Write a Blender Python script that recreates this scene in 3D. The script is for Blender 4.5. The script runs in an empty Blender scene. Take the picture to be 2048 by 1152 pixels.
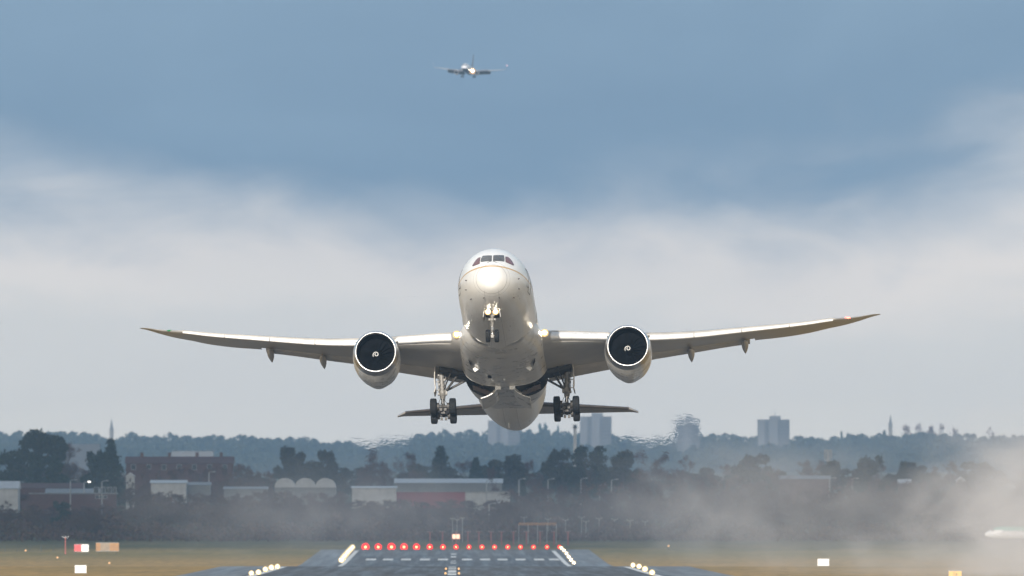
import bpy, bmesh, math, random
import numpy as np
from mathutils import Vector, Matrix, Euler

C = bpy.context.scene.collection
SC = bpy.context.scene
R = math.radians

# ------------------------------------------------------------------ camera
CAM_Z = 6.0          # eye height above the runway
F = 24600.0          # focal length in photo pixels (2048 wide)
HOR = 1044.0         # photo row of the horizon
cam = bpy.data.cameras.new('camera')
camo = bpy.data.objects.new('camera', cam)
C.objects.link(camo)
camo.location = (0, 0, CAM_Z)
camo.rotation_euler = (R(90) + math.atan((HOR - 576) / F), 0, 0)
cam.sensor_width = 36.0
cam.lens = 36.0 * F / 2048
cam.clip_start = 1.0
cam.clip_end = 40000.0
cam.dof.use_dof = True
cam.dof.focus_distance = 985.0
cam.dof.aperture_fstop = 2.0
SC.camera = camo
SC.view_settings.view_transform = 'Standard'
SC.view_settings.look = 'None'
SC.view_settings.exposure = 0.75
SC.view_settings.gamma = 1.0
SC.view_settings.use_curve_mapping = False

# ------------------------------------------------------------------ sun
SUN_EL, SUN_AZ = R(17), R(10)        # elevation, and degrees left of straight behind the camera
sunv = Vector((-math.sin(SUN_AZ) * math.cos(SUN_EL), -math.cos(SUN_AZ) * math.cos(SUN_EL), math.sin(SUN_EL)))
sl = bpy.data.lights.new('sun', 'SUN')
sl.energy = 3.6
sl.angle = R(0.5)
sl.color = (1.0, 0.94, 0.86)
so = bpy.data.objects.new('sun', sl)
C.objects.link(so)
so.rotation_euler = (-sunv).to_track_quat('-Z', 'Y').to_euler()
so.location = sunv * 3000


# ------------------------------------------------------------------ node helpers
class N:
    """tiny wrapper to wire shader nodes"""
    def __init__(self, tree):
        self.t = tree

    def new(self, typ, **kw):
        n = self.t.nodes.new(typ)
        for k, v in kw.items():
            setattr(n, k, v)
        return n

    def link(self, a, b):
        self.t.links.new(a, b)

    def _in(self, sock, v):
        if hasattr(v, 'is_output') or isinstance(v, bpy.types.NodeSocket):
            self.t.links.new(v, sock)
        else:
            sock.default_value = v

    def math(self, op, a, b=0.0, c=None, clamp=False):
        n = self.new('ShaderNodeMath', operation=op, use_clamp=clamp)
        self._in(n.inputs[0], a)
        self._in(n.inputs[1], b)
        if c is not None:
            self._in(n.inputs[2], c)
        return n.outputs[0]

    def mapr(self, v, a, b, c=0.0, d=1.0, smooth=True):
        n = self.new('ShaderNodeMapRange', interpolation_type='SMOOTHSTEP' if smooth else 'LINEAR')
        self._in(n.inputs[0], v)
        for i, x in enumerate((a, b, c, d)):
            self._in(n.inputs[1 + i], x)
        return n.outputs[0]

    def mix(self, f, a, b, blend='MIX'):
        n = self.new('ShaderNodeMix', data_type='RGBA', blend_type=blend)
        self._in(n.inputs[0], f)
        self._in(n.inputs[6], a)
        self._in(n.inputs[7], b)
        return n.outputs[2]

    def noise(self, vec, scale, detail=3.0, rough=0.55, dist=0.0, dim='3D'):
        n = self.new('ShaderNodeTexNoise', noise_dimensions=dim)
        if vec is not None:
            self.link(vec, n.inputs['Vector'])
        n.inputs['Scale'].default_value = scale
        n.inputs['Detail'].default_value = detail
        n.inputs['Roughness'].default_value = rough
        n.inputs['Distortion'].default_value = dist
        return n.outputs[0]

    def ramp(self, v, stops):
        n = self.new('ShaderNodeValToRGB')
        self._in(n.inputs[0], v)
        e = n.color_ramp.elements
        while len(e) < len(stops):
            e.new(0.5)
        for el, (p, c) in zip(e, stops):
            el.position = p
            el.color = (*c, 1.0)
        return n.outputs[0]

    def xyz(self, v):
        n = self.new('ShaderNodeSeparateXYZ')
        self.link(v, n.inputs[0])
        return n.outputs

    def comb(self, x, y, z):
        n = self.new('ShaderNodeCombineXYZ')
        for i, v in enumerate((x, y, z)):
            self._in(n.inputs[i], v)
        return n.outputs[0]


def srgb(r, g, b):
    def f(c):
        c /= 255.0
        return c / 12.92 if c <= 0.04045 else ((c + 0.055) / 1.055) ** 2.4
    return (f(r), f(g), f(b))


# ------------------------------------------------------------------ world: winter sky with a bright cloud bank low in the north
W = bpy.data.worlds.new('World')
SC.world = W
W.use_nodes = True
W.node_tree.nodes.clear()
n = N(W.node_tree)
out = n.new('ShaderNodeOutputWorld')
bg = n.new('ShaderNodeBackground')
n.link(bg.outputs[0], out.inputs[0])
sky = n.new('ShaderNodeTexSky', sky_type='NISHITA')
sky.sun_disc = False
sky.sun_elevation = SUN_EL
sky.sun_rotation = R(180) + SUN_AZ
sky.air_density = 1.2
sky.dust_density = 1.5
tc = n.new('ShaderNodeTexCoord')
gx, gy, gz = n.xyz(tc.outputs['Generated'])
e = n.math('MULTIPLY', gz, 24.0)          # elevation, about 1 at 2.4 degrees
a = n.math('MULTIPLY', gx, 24.0)          # bearing
v2 = n.comb(n.math('MULTIPLY', a, 0.8), n.math('MULTIPLY', e, 2.0), gy)
w1 = n.noise(v2, 1.15, 5.0, 0.5, 0.3)
w2 = n.noise(v2, 3.2, 5.0, 0.6, 0.5)
# the upper edge of the cloud bank climbs to both sides
edge = n.math('ADD', n.math('MULTIPLY', n.math('POWER', n.math('ABSOLUTE', n.math('SUBTRACT', a, 0.12)), 1.3), 0.10), 0.56)
edge = n.math('ADD', edge, n.math('MULTIPLY', a, 0.045))
t = n.math('SUBTRACT', e, edge)
t = n.math('ADD', t, n.math('MULTIPLY', n.math('SUBTRACT', w1, 0.5), 0.55))
t = n.math('ADD', t, n.math('MULTIPLY', n.math('SUBTRACT', w2, 0.5), 0.22))
cloudmask = n.mapr(t, -0.16, 0.21)
low = n.ramp(n.math('ADD', n.math('DIVIDE', e, 0.7), n.math('ADD', n.math('MULTIPLY', n.math('SUBTRACT', w1, 0.5), 0.5), n.math('MULTIPLY', n.math('SUBTRACT', w2, 0.5), 0.35))), [
    (0.0, (0.66, 0.605, 0.52)), (0.30, (0.60, 0.56, 0.505)), (0.55, (0.63, 0.585, 0.525)), (0.74, (0.77, 0.675, 0.585)), (1.0, (0.63, 0.595, 0.56))])
up = n.ramp(n.math('ADD', n.math('MULTIPLY', e, 0.5), n.math('MULTIPLY', n.math('SUBTRACT', w1, 0.5), 0.5)), [
    (0.25, (0.148, 0.218, 0.298)), (0.40, (0.128, 0.193, 0.270)), (0.58, (0.172, 0.248, 0.328))])
bank = n.mix(cloudmask, low, up)
nish = n.mix(1.0, sky.outputs[0], (0.10, 0.10, 0.10, 1), 'MULTIPLY')
w3 = n.noise(tc.outputs['Generated'], 2.2, 5.0, 0.55, 0.4)
high = n.mix(n.mapr(w3, 0.42, 0.68, 0.0, 0.7), nish, (0.42, 0.46, 0.52, 1))
col = n.mix(n.mapr(e, 1.15, 6.0), bank, high)
col = n.mix(n.mapr(gz, -0.004, -0.03), col, (0.10, 0.105, 0.09, 1))
n.link(col, bg.inputs[0])
bg.inputs[1].default_value = 1.0


# ------------------------------------------------------------------ materials
def principled(name, col, rough=0.5, metal=0.0, var=0.12, scale=1.0, spec=0.5, coat=0.0, bump=0.0, coords='Object'):
    m = bpy.data.materials.new(name)
    m.use_nodes = True
    nn = N(m.node_tree)
    b = m.node_tree.nodes['Principled BSDF']
    t_ = nn.new('ShaderNodeTexCoord')
    f = nn.noise(t_.outputs[coords], scale, 4.0, 0.6)
    lo = tuple(max(0, c * (1 - var)) for c in col)
    hi = tuple(min(1, c * (1 + var)) for c in col)
    nn.link(nn.mix(nn.mapr(f, 0.3, 0.7), (*lo, 1), (*hi, 1)), b.inputs['Base Color'])
    nn.link(nn.mapr(f, 0.2, 0.8, max(0.02, rough * 0.8), min(1, rough * 1.2)), b.inputs['Roughness'])
    b.inputs['Metallic'].default_value = metal
    b.inputs['Specular IOR Level'].default_value = spec
    b.inputs['Coat Weight'].default_value = coat
    if bump:
        bp = nn.new('ShaderNodeBump')
        bp.inputs['Strength'].default_value = bump
        nn.link(f, bp.inputs['Height'])
        nn.link(bp.outputs[0], b.inputs['Normal'])
    return m


def emitter(name, col, strength):
    m = bpy.data.materials.new(name)
    m.use_nodes = True
    m.node_tree.nodes.clear()
    nn = N(m.node_tree)
    o = nn.new('ShaderNodeOutputMaterial')
    em = nn.new('ShaderNodeEmission')
    t_ = nn.new('ShaderNodeTexCoord')
    f = nn.noise(t_.outputs['Object'], 3.0, 2.0)
    nn.link(nn.mix(nn.mapr(f, 0.3, 0.7, 0.0, 0.12), (*col, 1), tuple(min(1, c * 1.5) for c in col) + (1,)), em.inputs[0])
    em.inputs[1].default_value = strength
    nn.link(em.outputs[0], o.inputs[0])
    m.cycles.emission_sampling = 'NONE'
    return m


def leafy(name, cols, spec=0.15):
    """foliage or twigs: every little clump gets its own tone"""
    m = bpy.data.materials.new(name)
    m.use_nodes = True
    nn = N(m.node_tree)
    b = m.node_tree.nodes['Principled BSDF']
    g = nn.new('ShaderNodeNewGeometry')
    nn.link(nn.ramp(g.outputs['Random Per Island'], [(i / max(1, len(cols) - 1), c) for i, c in enumerate(cols)]), b.inputs['Base Color'])
    b.inputs['Roughness'].default_value = 0.8
    b.inputs['Specular IOR Level'].default_value = spec
    return m


def fuselage_paint():
    m = bpy.data.materials.new('airliner_paint')
    m.use_nodes = True
    nn = N(m.node_tree)
    b = m.node_tree.nodes['Principled BSDF']
    t_ = nn.new('ShaderNodeTexCoord')
    x, y, z = nn.xyz(t_.outputs['Object'])
    f = nn.noise(nn.comb(nn.math('MULTIPLY', x, 1.0), nn.math('MULTIPLY', y, 0.18), z), 1.6, 4.0, 0.6)
    base = nn.mix(nn.mapr(z, 0.02, 0.04), (0.77, 0.755, 0.72, 1), (0.81, 0.81, 0.80, 1))
    base = nn.mix(nn.mapr(f, 0.40, 0.78, 0.0, 0.25), base, (0.58, 0.56, 0.52, 1))
    # grime streaks along the belly
    st = nn.noise(nn.comb(nn.math('MULTIPLY', x, 5.0), nn.math('MULTIPLY', y, 0.25), 0.0), 1.0, 4.0, 0.6)
    dirt = nn.math('MULTIPLY', nn.mapr(st, 0.48, 0.8, 0.0, 0.2), nn.mapr(z, -1.6, -2.8))
    base = nn.mix(dirt, base, (0.30, 0.27, 0.23, 1))
    # thin gold cheat line
    line = nn.math('LESS_THAN', nn.math('ABSOLUTE', nn.math('SUBTRACT', z, 0.06)), 0.065)
    base = nn.mix(line, base, (0.55, 0.34, 0.12, 1))
    # skin joints: fuselage barrels every 6.1 m, radome ring, belly keel lines
    fr = nn.math('ABSOLUTE', nn.math('SUBTRACT', nn.math('FRACT', nn.math('DIVIDE', nn.math('ADD', y, 1.6), 6.1)), 0.5))
    joint = nn.math('LESS_THAN', fr, 0.0028)
    ring = nn.math('LESS_THAN', nn.math('ABSOLUTE', nn.math('SUBTRACT', y, 1.02)), 0.03)
    keel = nn.math('MULTIPLY', nn.math('LESS_THAN', nn.math('ABSOLUTE', nn.math('SUBTRACT', nn.math('ABSOLUTE', x), 0.55)), 0.014), nn.math('LESS_THAN', z, -1.9))
    j = nn.math('MAXIMUM', nn.math('MAXIMUM', joint, ring), keel)
    base = nn.mix(nn.math('MULTIPLY', j, 0.55), base, (0.16, 0.15, 0.14, 1))
    nn.link(base, b.inputs['Base Color'])
    nn.link(nn.mapr(f, 0.2, 0.8, 0.26, 0.42), b.inputs['Roughness'])
    b.inputs['Coat Weight'].default_value = 0.12
    b.inputs['Coat Roughness'].default_value = 0.08
    return m


M = {}
M['paint'] = fuselage_paint()
M['fairing'] = principled('belly_fairing_paint', (0.64, 0.62, 0.58), 0.30, var=0.12, scale=0.9, coat=0.3)
M['wing'] = principled('wing_grey_paint', (0.44, 0.42, 0.39), 0.38, var=0.10, scale=0.7)
M['flap'] = principled('flap_grey_paint', (0.47, 0.44, 0.40), 0.40, var=0.10, scale=1.1)
M['slat'] = principled('slat_white_paint', (0.82, 0.81, 0.79), 0.30, var=0.04, scale=1.3)
M['nacelle'] = principled('nacelle_paint', (0.70, 0.69, 0.66), 0.28, var=0.10, scale=1.0, coat=0.4)
M['chrome'] = principled('intake_lip_metal', (0.58, 0.58, 0.58), 0.34, metal=1.0, var=0.04, scale=2.0)
M['black'] = principled('intake_black', (0.006, 0.007, 0.009), 0.6, var=0.3, scale=3.0, spec=0.15)
M['blade'] = principled('fan_blade', (0.006, 0.0065, 0.008), 0.5, var=0.3, scale=3.0, spec=0.12)
M['swirl'] = principled('spinner_swirl_white', (0.80, 0.80, 0.78), 0.5, var=0.03)
M['tyre'] = principled('tyre_rubber', (0.014, 0.015, 0.017), 0.75, var=0.3, scale=6.0, spec=0.25)
M['rim'] = principled('wheel_rim', (0.32, 0.31, 0.30), 0.45, metal=0.3, var=0.2, scale=6.0)
M['strut'] = principled('gear_strut_grey', (0.20, 0.19, 0.175), 0.5, metal=0.1, var=0.25, scale=4.0)
M['oleo'] = principled('oleo_chrome', (0.60, 0.59, 0.58), 0.22, metal=1.0, var=0.04, scale=4.0)
M['gdark'] = principled('gear_dark_metal', (0.06, 0.055, 0.05), 0.55, metal=0.1, var=0.4, scale=5.0)
M['well'] = principled('wheel_well_dark', (0.035, 0.033, 0.03), 0.7, var=0.5, scale=3.0)
M['wellmix'] = principled('wheel_well_equipment', (0.22, 0.16, 0.13), 0.55, var=0.6, scale=6.0)
M['tail'] = principled('tailplane_paint', (0.34, 0.31, 0.28), 0.40, var=0.10, scale=0.8)
M['taille'] = principled('tailplane_leading_edge', (0.10, 0.085, 0.075), 0.35, metal=0.4, var=0.2)
M['glass'] = principled('cockpit_glass', (0.10, 0.095, 0.085), 0.10, var=0.25, scale=1.4, spec=0.6)
M['glass_side'] = principled('cockpit_side_glass', (0.16, 0.06, 0.055), 0.10, var=0.25, scale=1.4, spec=0.6)
M['seal'] = principled('window_seal', (0.06, 0.055, 0.05), 0.5)
M['landing'] = emitter('landing_light_glow', (1.0, 0.60, 0.25), 1.1)
M['landing_core'] = emitter('landing_light_core', (1.0, 0.88, 0.66), 60.0)
M['nav_green'] = emitter('green_navigation_glow', (0.03, 0.35, 0.12), 0.6)
M['nav_red'] = emitter('red_navigation_glow', (1.0, 0.08, 0.05), 9.0)
M['far_light'] = emitter('far_landing_glow', (1.0, 0.56, 0.26), 0.85)
M['far_white'] = emitter('far_wingtip_glow', (0.95, 0.9, 0.95), 1.1)
M['far_red'] = emitter('far_wingtip_red_glow', (1.0, 0.5, 0.5), 4.0)
M['lamp_red'] = emitter('runway_red_glow', (1.0, 0.012, 0.008), 1.5)
M['lamp_red_core'] = emitter('runway_red_core', (1.0, 0.42, 0.16), 3.5)
M['lamp_white'] = emitter('runway_white_glow', (1.0, 0.74, 0.40), 0.95)
M['lamp_white_core'] = emitter('runway_white_core', (1.0, 0.93, 0.76), 14.0)
M['lamp_peach'] = emitter('light_box_glow', (1.0, 0.62, 0.42), 1.25)
M['lamp_orange'] = emitter('centre_marker_glow', (1.0, 0.55, 0.25), 0.9)
M['lamp_small'] = emitter('small_lamp_glow', (1.0, 0.95, 0.85), 3.0)


def runway_material():
    m = bpy.data.materials.new('asphalt')
    m.use_nodes = True
    nn = N(m.node_tree)
    b = m.node_tree.nodes['Principled BSDF']
    t_ = nn.new('ShaderNodeTexCoord')
    x, y, z = nn.xyz(t_.outputs['Object'])
    xs = nn.math('ADD', x, nn.math('MULTIPLY', y, 0.00463))
    st = nn.noise(nn.comb(nn.math('MULTIPLY', xs, 0.55), nn.math('MULTIPLY', y, 0.006), 0.0), 1.0, 5.0, 0.6)
    f = nn.noise(nn.comb(nn.math('MULTIPLY', xs, 0.12), nn.math('MULTIPLY', y, 0.012), 0.0), 1.0, 4.0, 0.6)
    base = nn.mix(nn.mapr(f, 0.3, 0.7), (0.042, 0.040, 0.040, 1), (0.085, 0.080, 0.076, 1))
    base = nn.mix(nn.mapr(st, 0.5, 0.75, 0.0, 0.5), base, (0.03, 0.03, 0.032, 1))
    sh = nn.mapr(nn.math('ABSOLUTE', xs), 23.4, 24.4)
    base = nn.mix(sh, base, nn.mix(nn.mapr(f, 0.3, 0.7), (0.115, 0.125, 0.135, 1), (0.16, 0.165, 0.17, 1)))
    nn.link(base, b.inputs['Base Color'])
    nn.link(nn.mapr(st, 0.3, 0.7, 0.45, 0.85), b.inputs['Roughness'])
    return m


def grass_material():
    m = bpy.data.materials.new('winter_grass')
    m.use_nodes = True
    nn = N(m.node_tree)
    b = m.node_tree.nodes['Principled BSDF']
    t_ = nn.new('ShaderNodeTexCoord')
    x, y, z = nn.xyz(t_.outputs['Object'])
    f = nn.noise(nn.comb(nn.math('MULTIPLY', x, 0.05), nn.math('MULTIPLY', y, 0.008), 0.0), 1.0, 5.0, 0.6)
    g = nn.noise(nn.comb(nn.math('MULTIPLY', x, 0.6), nn.math('MULTIPLY', y, 0.03), 0.0), 1.0, 5.0, 0.65)
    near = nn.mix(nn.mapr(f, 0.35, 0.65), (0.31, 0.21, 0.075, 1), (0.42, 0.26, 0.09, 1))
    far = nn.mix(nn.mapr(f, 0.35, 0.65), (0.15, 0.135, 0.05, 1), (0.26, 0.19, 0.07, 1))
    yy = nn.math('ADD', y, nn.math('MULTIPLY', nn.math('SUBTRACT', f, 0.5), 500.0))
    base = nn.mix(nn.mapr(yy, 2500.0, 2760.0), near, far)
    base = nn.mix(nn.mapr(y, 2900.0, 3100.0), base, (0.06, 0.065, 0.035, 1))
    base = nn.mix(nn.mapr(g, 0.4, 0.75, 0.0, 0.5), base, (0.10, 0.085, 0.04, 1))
    nn.link(base, b.inputs['Base Color'])
    b.inputs['Roughness'].default_value = 0.95
    b.inputs['Specular IOR Level'].default_value = 0.1
    return m


M['asphalt'] = runway_material()
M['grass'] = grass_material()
M['marking'] = principled('white_marking_paint', (0.62, 0.62, 0.60), 0.7, var=0.2, scale=0.5)
M['board_white'] = principled('white_board', (0.82, 0.81, 0.78), 0.5, var=0.05)
M['board_red'] = principled('red_board', (0.50, 0.05, 0.05), 0.5, var=0.15)
M['board_yellow'] = principled('yellow_board', (0.75, 0.45, 0.08), 0.5, var=0.1)
M['board_orange'] = principled('orange_panel', (0.30, 0.15, 0.05), 0.6, var=0.2)
M['tan'] = principled('tan_panel', (0.24, 0.185, 0.13), 0.7, var=0.2)
M['sign_black'] = principled('sign_black_letters', (0.03, 0.03, 0.03), 0.5)
M['pole_white'] = principled('pale_steel_pole', (0.34, 0.34, 0.34), 0.5, var=0.1)
M['pole_red'] = principled('red_mast_paint', (0.36, 0.08, 0.06), 0.5, var=0.15)
M['pole_dark'] = principled('dark_post', (0.04, 0.045, 0.045), 0.7, var=0.2)
M['wire'] = principled('fence_wire', (0.06, 0.065, 0.06), 0.7, var=0.2)
M['localizer'] = principled('orange_antenna_paint', (0.62, 0.28, 0.06), 0.5, var=0.15)
M['brick'] = principled('dark_red_brick', (0.095, 0.040, 0.036), 0.85, var=0.25, scale=1.2)
M['brick2'] = principled('brown_brick', (0.13, 0.07, 0.06), 0.85, var=0.25, scale=1.2)
M['tile'] = principled('red_roof_tile', (0.085, 0.038, 0.034), 0.8, var=0.25, scale=1.0)
M['slate'] = principled('grey_roof', (0.20, 0.21, 0.215), 0.6, var=0.2, scale=0.6)
M['pale_roof'] = principled('pale_metal_roof', (0.44, 0.44, 0.43), 0.45, var=0.12, scale=0.5)
M['pale_wall'] = principled('pale_render', (0.46, 0.45, 0.43), 0.7, var=0.12, scale=0.5)
M['red_wall'] = principled('red_cladding', (0.24, 0.03, 0.045), 0.5, var=0.12, scale=0.5)
M['grey_wall'] = principled('grey_cladding', (0.17, 0.175, 0.18), 0.6, var=0.12, scale=0.5)
M['dark_glass'] = principled('dark_window', (0.03, 0.035, 0.04), 0.15, var=0.3)
M['white_frame'] = principled('white_window_frame', (0.45, 0.45, 0.45), 0.5, var=0.1)
M['concrete'] = principled('tower_concrete', (0.085, 0.085, 0.09), 0.8, var=0.1, scale=0.2)
M['concrete_dark'] = principled('tower_dark_panel', (0.03, 0.03, 0.033), 0.8, var=0.15, scale=0.2)
M['band'] = principled('tower_band', (0.065, 0.065, 0.07), 0.7, var=0.1, scale=0.2)
M['stone'] = principled('church_stone', (0.12, 0.11, 0.10), 0.85, var=0.2, scale=0.3)
M['steelgrey'] = principled('mast_concrete', (0.55, 0.54, 0.52), 0.6, var=0.08)
M['bark'] = principled('bark', (0.055, 0.045, 0.038), 0.9, var=0.3, scale=1.0)
M['evergreen'] = leafy('evergreen_leaves', [(0.012, 0.022, 0.014), (0.022, 0.038, 0.022), (0.036, 0.055, 0.030)])
M['pine'] = leafy('pine_needles', [(0.014, 0.024, 0.017), (0.026, 0.040, 0.028), (0.044, 0.058, 0.036)])
M['bare'] = leafy('bare_twigs', [(0.056, 0.028, 0.024), (0.105, 0.056, 0.046), (0.145, 0.082, 0.058)])
M['bare_red'] = leafy('reddish_twigs', [(0.06, 0.028, 0.026), (0.095, 0.045, 0.038), (0.12, 0.06, 0.045)])
M['olive'] = leafy('olive_leaves', [(0.025, 0.030, 0.018), (0.042, 0.046, 0.026), (0.065, 0.062, 0.034)])
M['scrub'] = leafy('scrub_twigs', [(0.05, 0.025, 0.022), (0.10, 0.052, 0.042), (0.145, 0.08, 0.055), (0.075, 0.058, 0.034)])
M['farwood'] = leafy('far_wood_leaves', [(0.014, 0.020, 0.016), (0.026, 0.034, 0.024), (0.045, 0.046, 0.034)])
M['far_white_paint'] = principled('far_airliner_white', (0.78, 0.78, 0.80), 0.35, var=0.05)
M['far_blue_paint'] = principled('far_airliner_dark_blue', (0.09, 0.095, 0.14), 0.4, var=0.1)
M['far_grey_paint'] = principled('far_airliner_wing_grey', (0.24, 0.24, 0.26), 0.4, var=0.1)
M['far_pale_paint'] = principled('far_airliner_pale_wing', (0.50, 0.50, 0.53), 0.4, var=0.05)
M['green_paint'] = principled('airliner_green_paint', (0.03, 0.30, 0.22), 0.35, var=0.08)


# ------------------------------------------------------------------ mesh builder
class MB:
    def __init__(self):
        self.v, self.f, self.mi, self.sm = [], [], [], []

    def add(self, verts, faces, mi=0, smooth=True):
        o = len(self.v)
        self.v.extend([tuple(p) for p in verts])
        for f in faces:
            self.f.append(tuple(i + o for i in f))
            self.mi.append(mi)
            self.sm.append(smooth)
        return self

    def box(self, c, s, mi=0, rot=None):
        cx, cy, cz = c
        hx, hy, hz = s[0] / 2, s[1] / 2, s[2] / 2
        vs = [Vector((x, y, z)) for x in (-hx, hx) for y in (-hy, hy) for z in (-hz, hz)]
        if rot is not None:
            m = Euler(rot).to_matrix()
            vs = [m @ p for p in vs]
        vs = [(p.x + cx, p.y + cy, p.z + cz) for p in vs]
        return self.add(vs, [(0, 1, 3, 2), (4, 6, 7, 5), (0, 4, 5, 1), (2, 3, 7, 6), (0, 2, 6, 4), (1, 5, 7, 3)], mi, False)

    def loft(self, rings, mi=0, cap=True, closed=True, smooth=True):
        nr, k = len(rings), len(rings[0])
        vs = [p for r in rings for p in r]
        fs = []
        for i in range(nr - 1):
            for j in range(k if closed else k - 1):
                j2 = (j + 1) % k
                fs.append((i * k + j, i * k + j2, (i + 1) * k + j2, (i + 1) * k + j))
        self.add(vs, fs, mi, smooth)
        if cap and closed:
            self.add(rings[0], [tuple(range(k))[::-1]], mi, False)
            self.add(rings[-1], [tuple(range(k))], mi, False)
        return self

    def tube(self, pts, radii, nseg=12, mi=0, cap=True, smooth=True):
        pts = [Vector(p) for p in pts]
        if not hasattr(radii, '__len__'):
            radii = [radii] * len(pts)
        rings = []
        prev = None
        for i, p in enumerate(pts):
            d = (pts[min(i + 1, len(pts) - 1)] - pts[max(i - 1, 0)]).normalized()
            if prev is None:
                u = d.orthogonal().normalized()
            else:
                u = (prev - d * prev.dot(d)).normalized()
            prev = u
            w = d.cross(u)
            rings.append([p + (u * math.cos(2 * math.pi * k / nseg) + w * math.sin(2 * math.pi * k / nseg)) * radii[i] for k in range(nseg)])
        return self.loft(rings, mi, cap, True, smooth)

    def lathe(self, prof, c=(0, 0, 0), axis='Y', nseg=48, mi=0, smooth=True):
        """prof: (along, radius)"""
        rings = []
        for a_, r in prof:
            ring = []
            for k in range(nseg):
                t_ = 2 * math.pi * k / nseg
                cx, sx = math.cos(t_) * r, math.sin(t_) * r
                p = {'Y': (cx, a_, sx), 'X': (a_, cx, sx), 'Z': (cx, sx, a_)}[axis]
                ring.append((p[0] + c[0], p[1] + c[1], p[2] + c[2]))
            rings.append(ring)
        return self.loft(rings, mi, False, True, smooth)

    def sphere(self, c, r, mi=0, nu=12, nv=8):
        prof = [(-math.cos(math.pi * i / nv), math.sin(math.pi * i / nv)) for i in range(nv + 1)]
        rr = r if hasattr(r, '__len__') else (r, r, r)
        rings = [[(c[0] + math.cos(2 * math.pi * k / nu) * q * rr[0], c[1] + math.sin(2 * math.pi * k / nu) * q * rr[1], c[2] + a_ * rr[2])
                  for k in range(nu)] for a_, q in [(a_, max(q, 1e-3)) for a_, q in prof]]
        return self.loft(rings, mi, True)

    def build(self, name, mats, parent=None):
        me = bpy.data.meshes.new(name)
        me.from_pydata(self.v, [], self.f)
        if not isinstance(mats, (list, tuple)):
            mats = [mats]
        for m_ in mats:
            me.materials.append(m_)
        me.polygons.foreach_set('material_index', self.mi)
        me.polygons.foreach_set('use_smooth', self.sm)
        me.update()
        b_ = bmesh.new()
        b_.from_mesh(me)
        bmesh.ops.recalc_face_normals(b_, faces=b_.faces)
        b_.to_mesh(me)
        b_.free()
        o = bpy.data.objects.new(name, me)
        C.objects.link(o)
        if parent is not None:
            o.parent = parent
        return o


def np_mesh(name, verts, nper, mat, parent=None):
    """many separate polygons of nper corners, as one mesh"""
    me = bpy.data.meshes.new(name)
    nv = len(verts)
    npoly = nv // nper
    me.vertices.add(nv)
    me.vertices.foreach_set('co', np.asarray(verts, np.float32).ravel())
    me.loops.add(nv)
    me.loops.foreach_set('vertex_index', np.arange(nv, dtype=np.int32))
    me.polygons.add(npoly)
    me.polygons.foreach_set('loop_start', np.arange(0, nv, nper, dtype=np.int32))
    me.materials.append(mat)
    me.update(calc_edges=True)
    me.validate()
    o = bpy.data.objects.new(name, me)
    C.objects.link(o)
    if parent is not None:
        o.parent = parent
    return o


def tag(o, label=None, cat=None, group=None, kind=None):
    if label:
        o['label'] = label
    if cat:
        o['category'] = cat
    if group:
        o['group'] = group
    if kind:
        o['kind'] = kind
    return o


def thing(name, label, cat, loc=(0, 0, 0), rot=(0, 0, 0), group=None):
    o = bpy.data.objects.new(name, None)
    o.empty_display_size = 0.5
    C.objects.link(o)
    o.location = loc
    o.rotation_euler = rot
    return tag(o, label, cat, group)


def dup(root, loc, rot=None, label=None, group=None, scale=None):
    r = root.copy()
    C.objects.link(r)
    r.location = loc
    if rot is not None:
        r.rotation_euler = rot
    if scale is not None:
        r.scale = scale
    if label:
        r['label'] = label
    if group:
        r['group'] = group
    for ch in list(root.children):
        c = ch.copy()
        C.objects.link(c)
        c.parent = r
        for g in list(ch.children):
            d = g.copy()
            C.objects.link(d)
            d.parent = c
    return r


def pchip(xs, ys):
    xs, ys = np.asarray(xs, float), np.asarray(ys, float)
    h = np.diff(xs)
    dl = np.diff(ys) / h
    d = np.zeros_like(ys)
    for i in range(1, len(xs) - 1):
        if dl[i - 1] * dl[i] > 0:
            w1_, w2_ = 2 * h[i] + h[i - 1], h[i] + 2 * h[i - 1]
            d[i] = (w1_ + w2_) / (w1_ / dl[i - 1] + w2_ / dl[i])
    d[0], d[-1] = dl[0], dl[-1]

    def f(x):
        i = int(np.clip(np.searchsorted(xs, x) - 1, 0, len(xs) - 2))
        t_ = (x - xs[i]) / h[i]
        return float(ys[i] * (1 + 2 * t_) * (1 - t_) ** 2 + d[i] * h[i] * t_ * (1 - t_) ** 2 + ys[i + 1] * t_ * t_ * (3 - 2 * t_) + d[i + 1] * h[i] * t_ * t_ * (t_ - 1))
    return f


# ------------------------------------------------------------------ terrain
GD = [-2600, 1450, 1630, 1760, 1900, 2250, 2380, 2490, 2830, 3000, 3150, 3300, 3600, 4500, 7000, 8500, 9900, 10400, 11000, 11500]
GZ = [0, 0, 0.1, -0.35, -1.4, -2.6, -2.75, -2.5, -0.56, 1.2, 4.0, 8.0, 12.0, 18.0, 30.0, 40.0, 50.0, 54.0, 55.0, 50.0]


def gz_(d):
    return float(np.interp(d, GD, GZ))


def at(px, py, d):
    """real position of what stands d metres away and shows at a photo pixel"""
    return Vector(((px - 1024) / F * d, d, CAM_Z - (py - HOR) / F * d))


def on_ground(px, d):
    return Vector(((px - 1024) / F * d, d, gz_(d)))


def ground_d(py, lo=1200.0, hi=1630.0):
    """distance at which the ground shows at a photo row"""
    best = None
    for d in np.arange(lo, hi, 2.0):
        y = HOR + (CAM_Z - gz_(d)) / d * F
        if best is None or abs(y - py) < best[0]:
            best = (abs(y - py), d)
    return float(best[1])


ROWS = sorted(set(list(np.arange(-2600, 1400, 200)) + list(np.arange(1400, 3400, 10)) + list(np.arange(3400, 11501, 100)) + GD))


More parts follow.
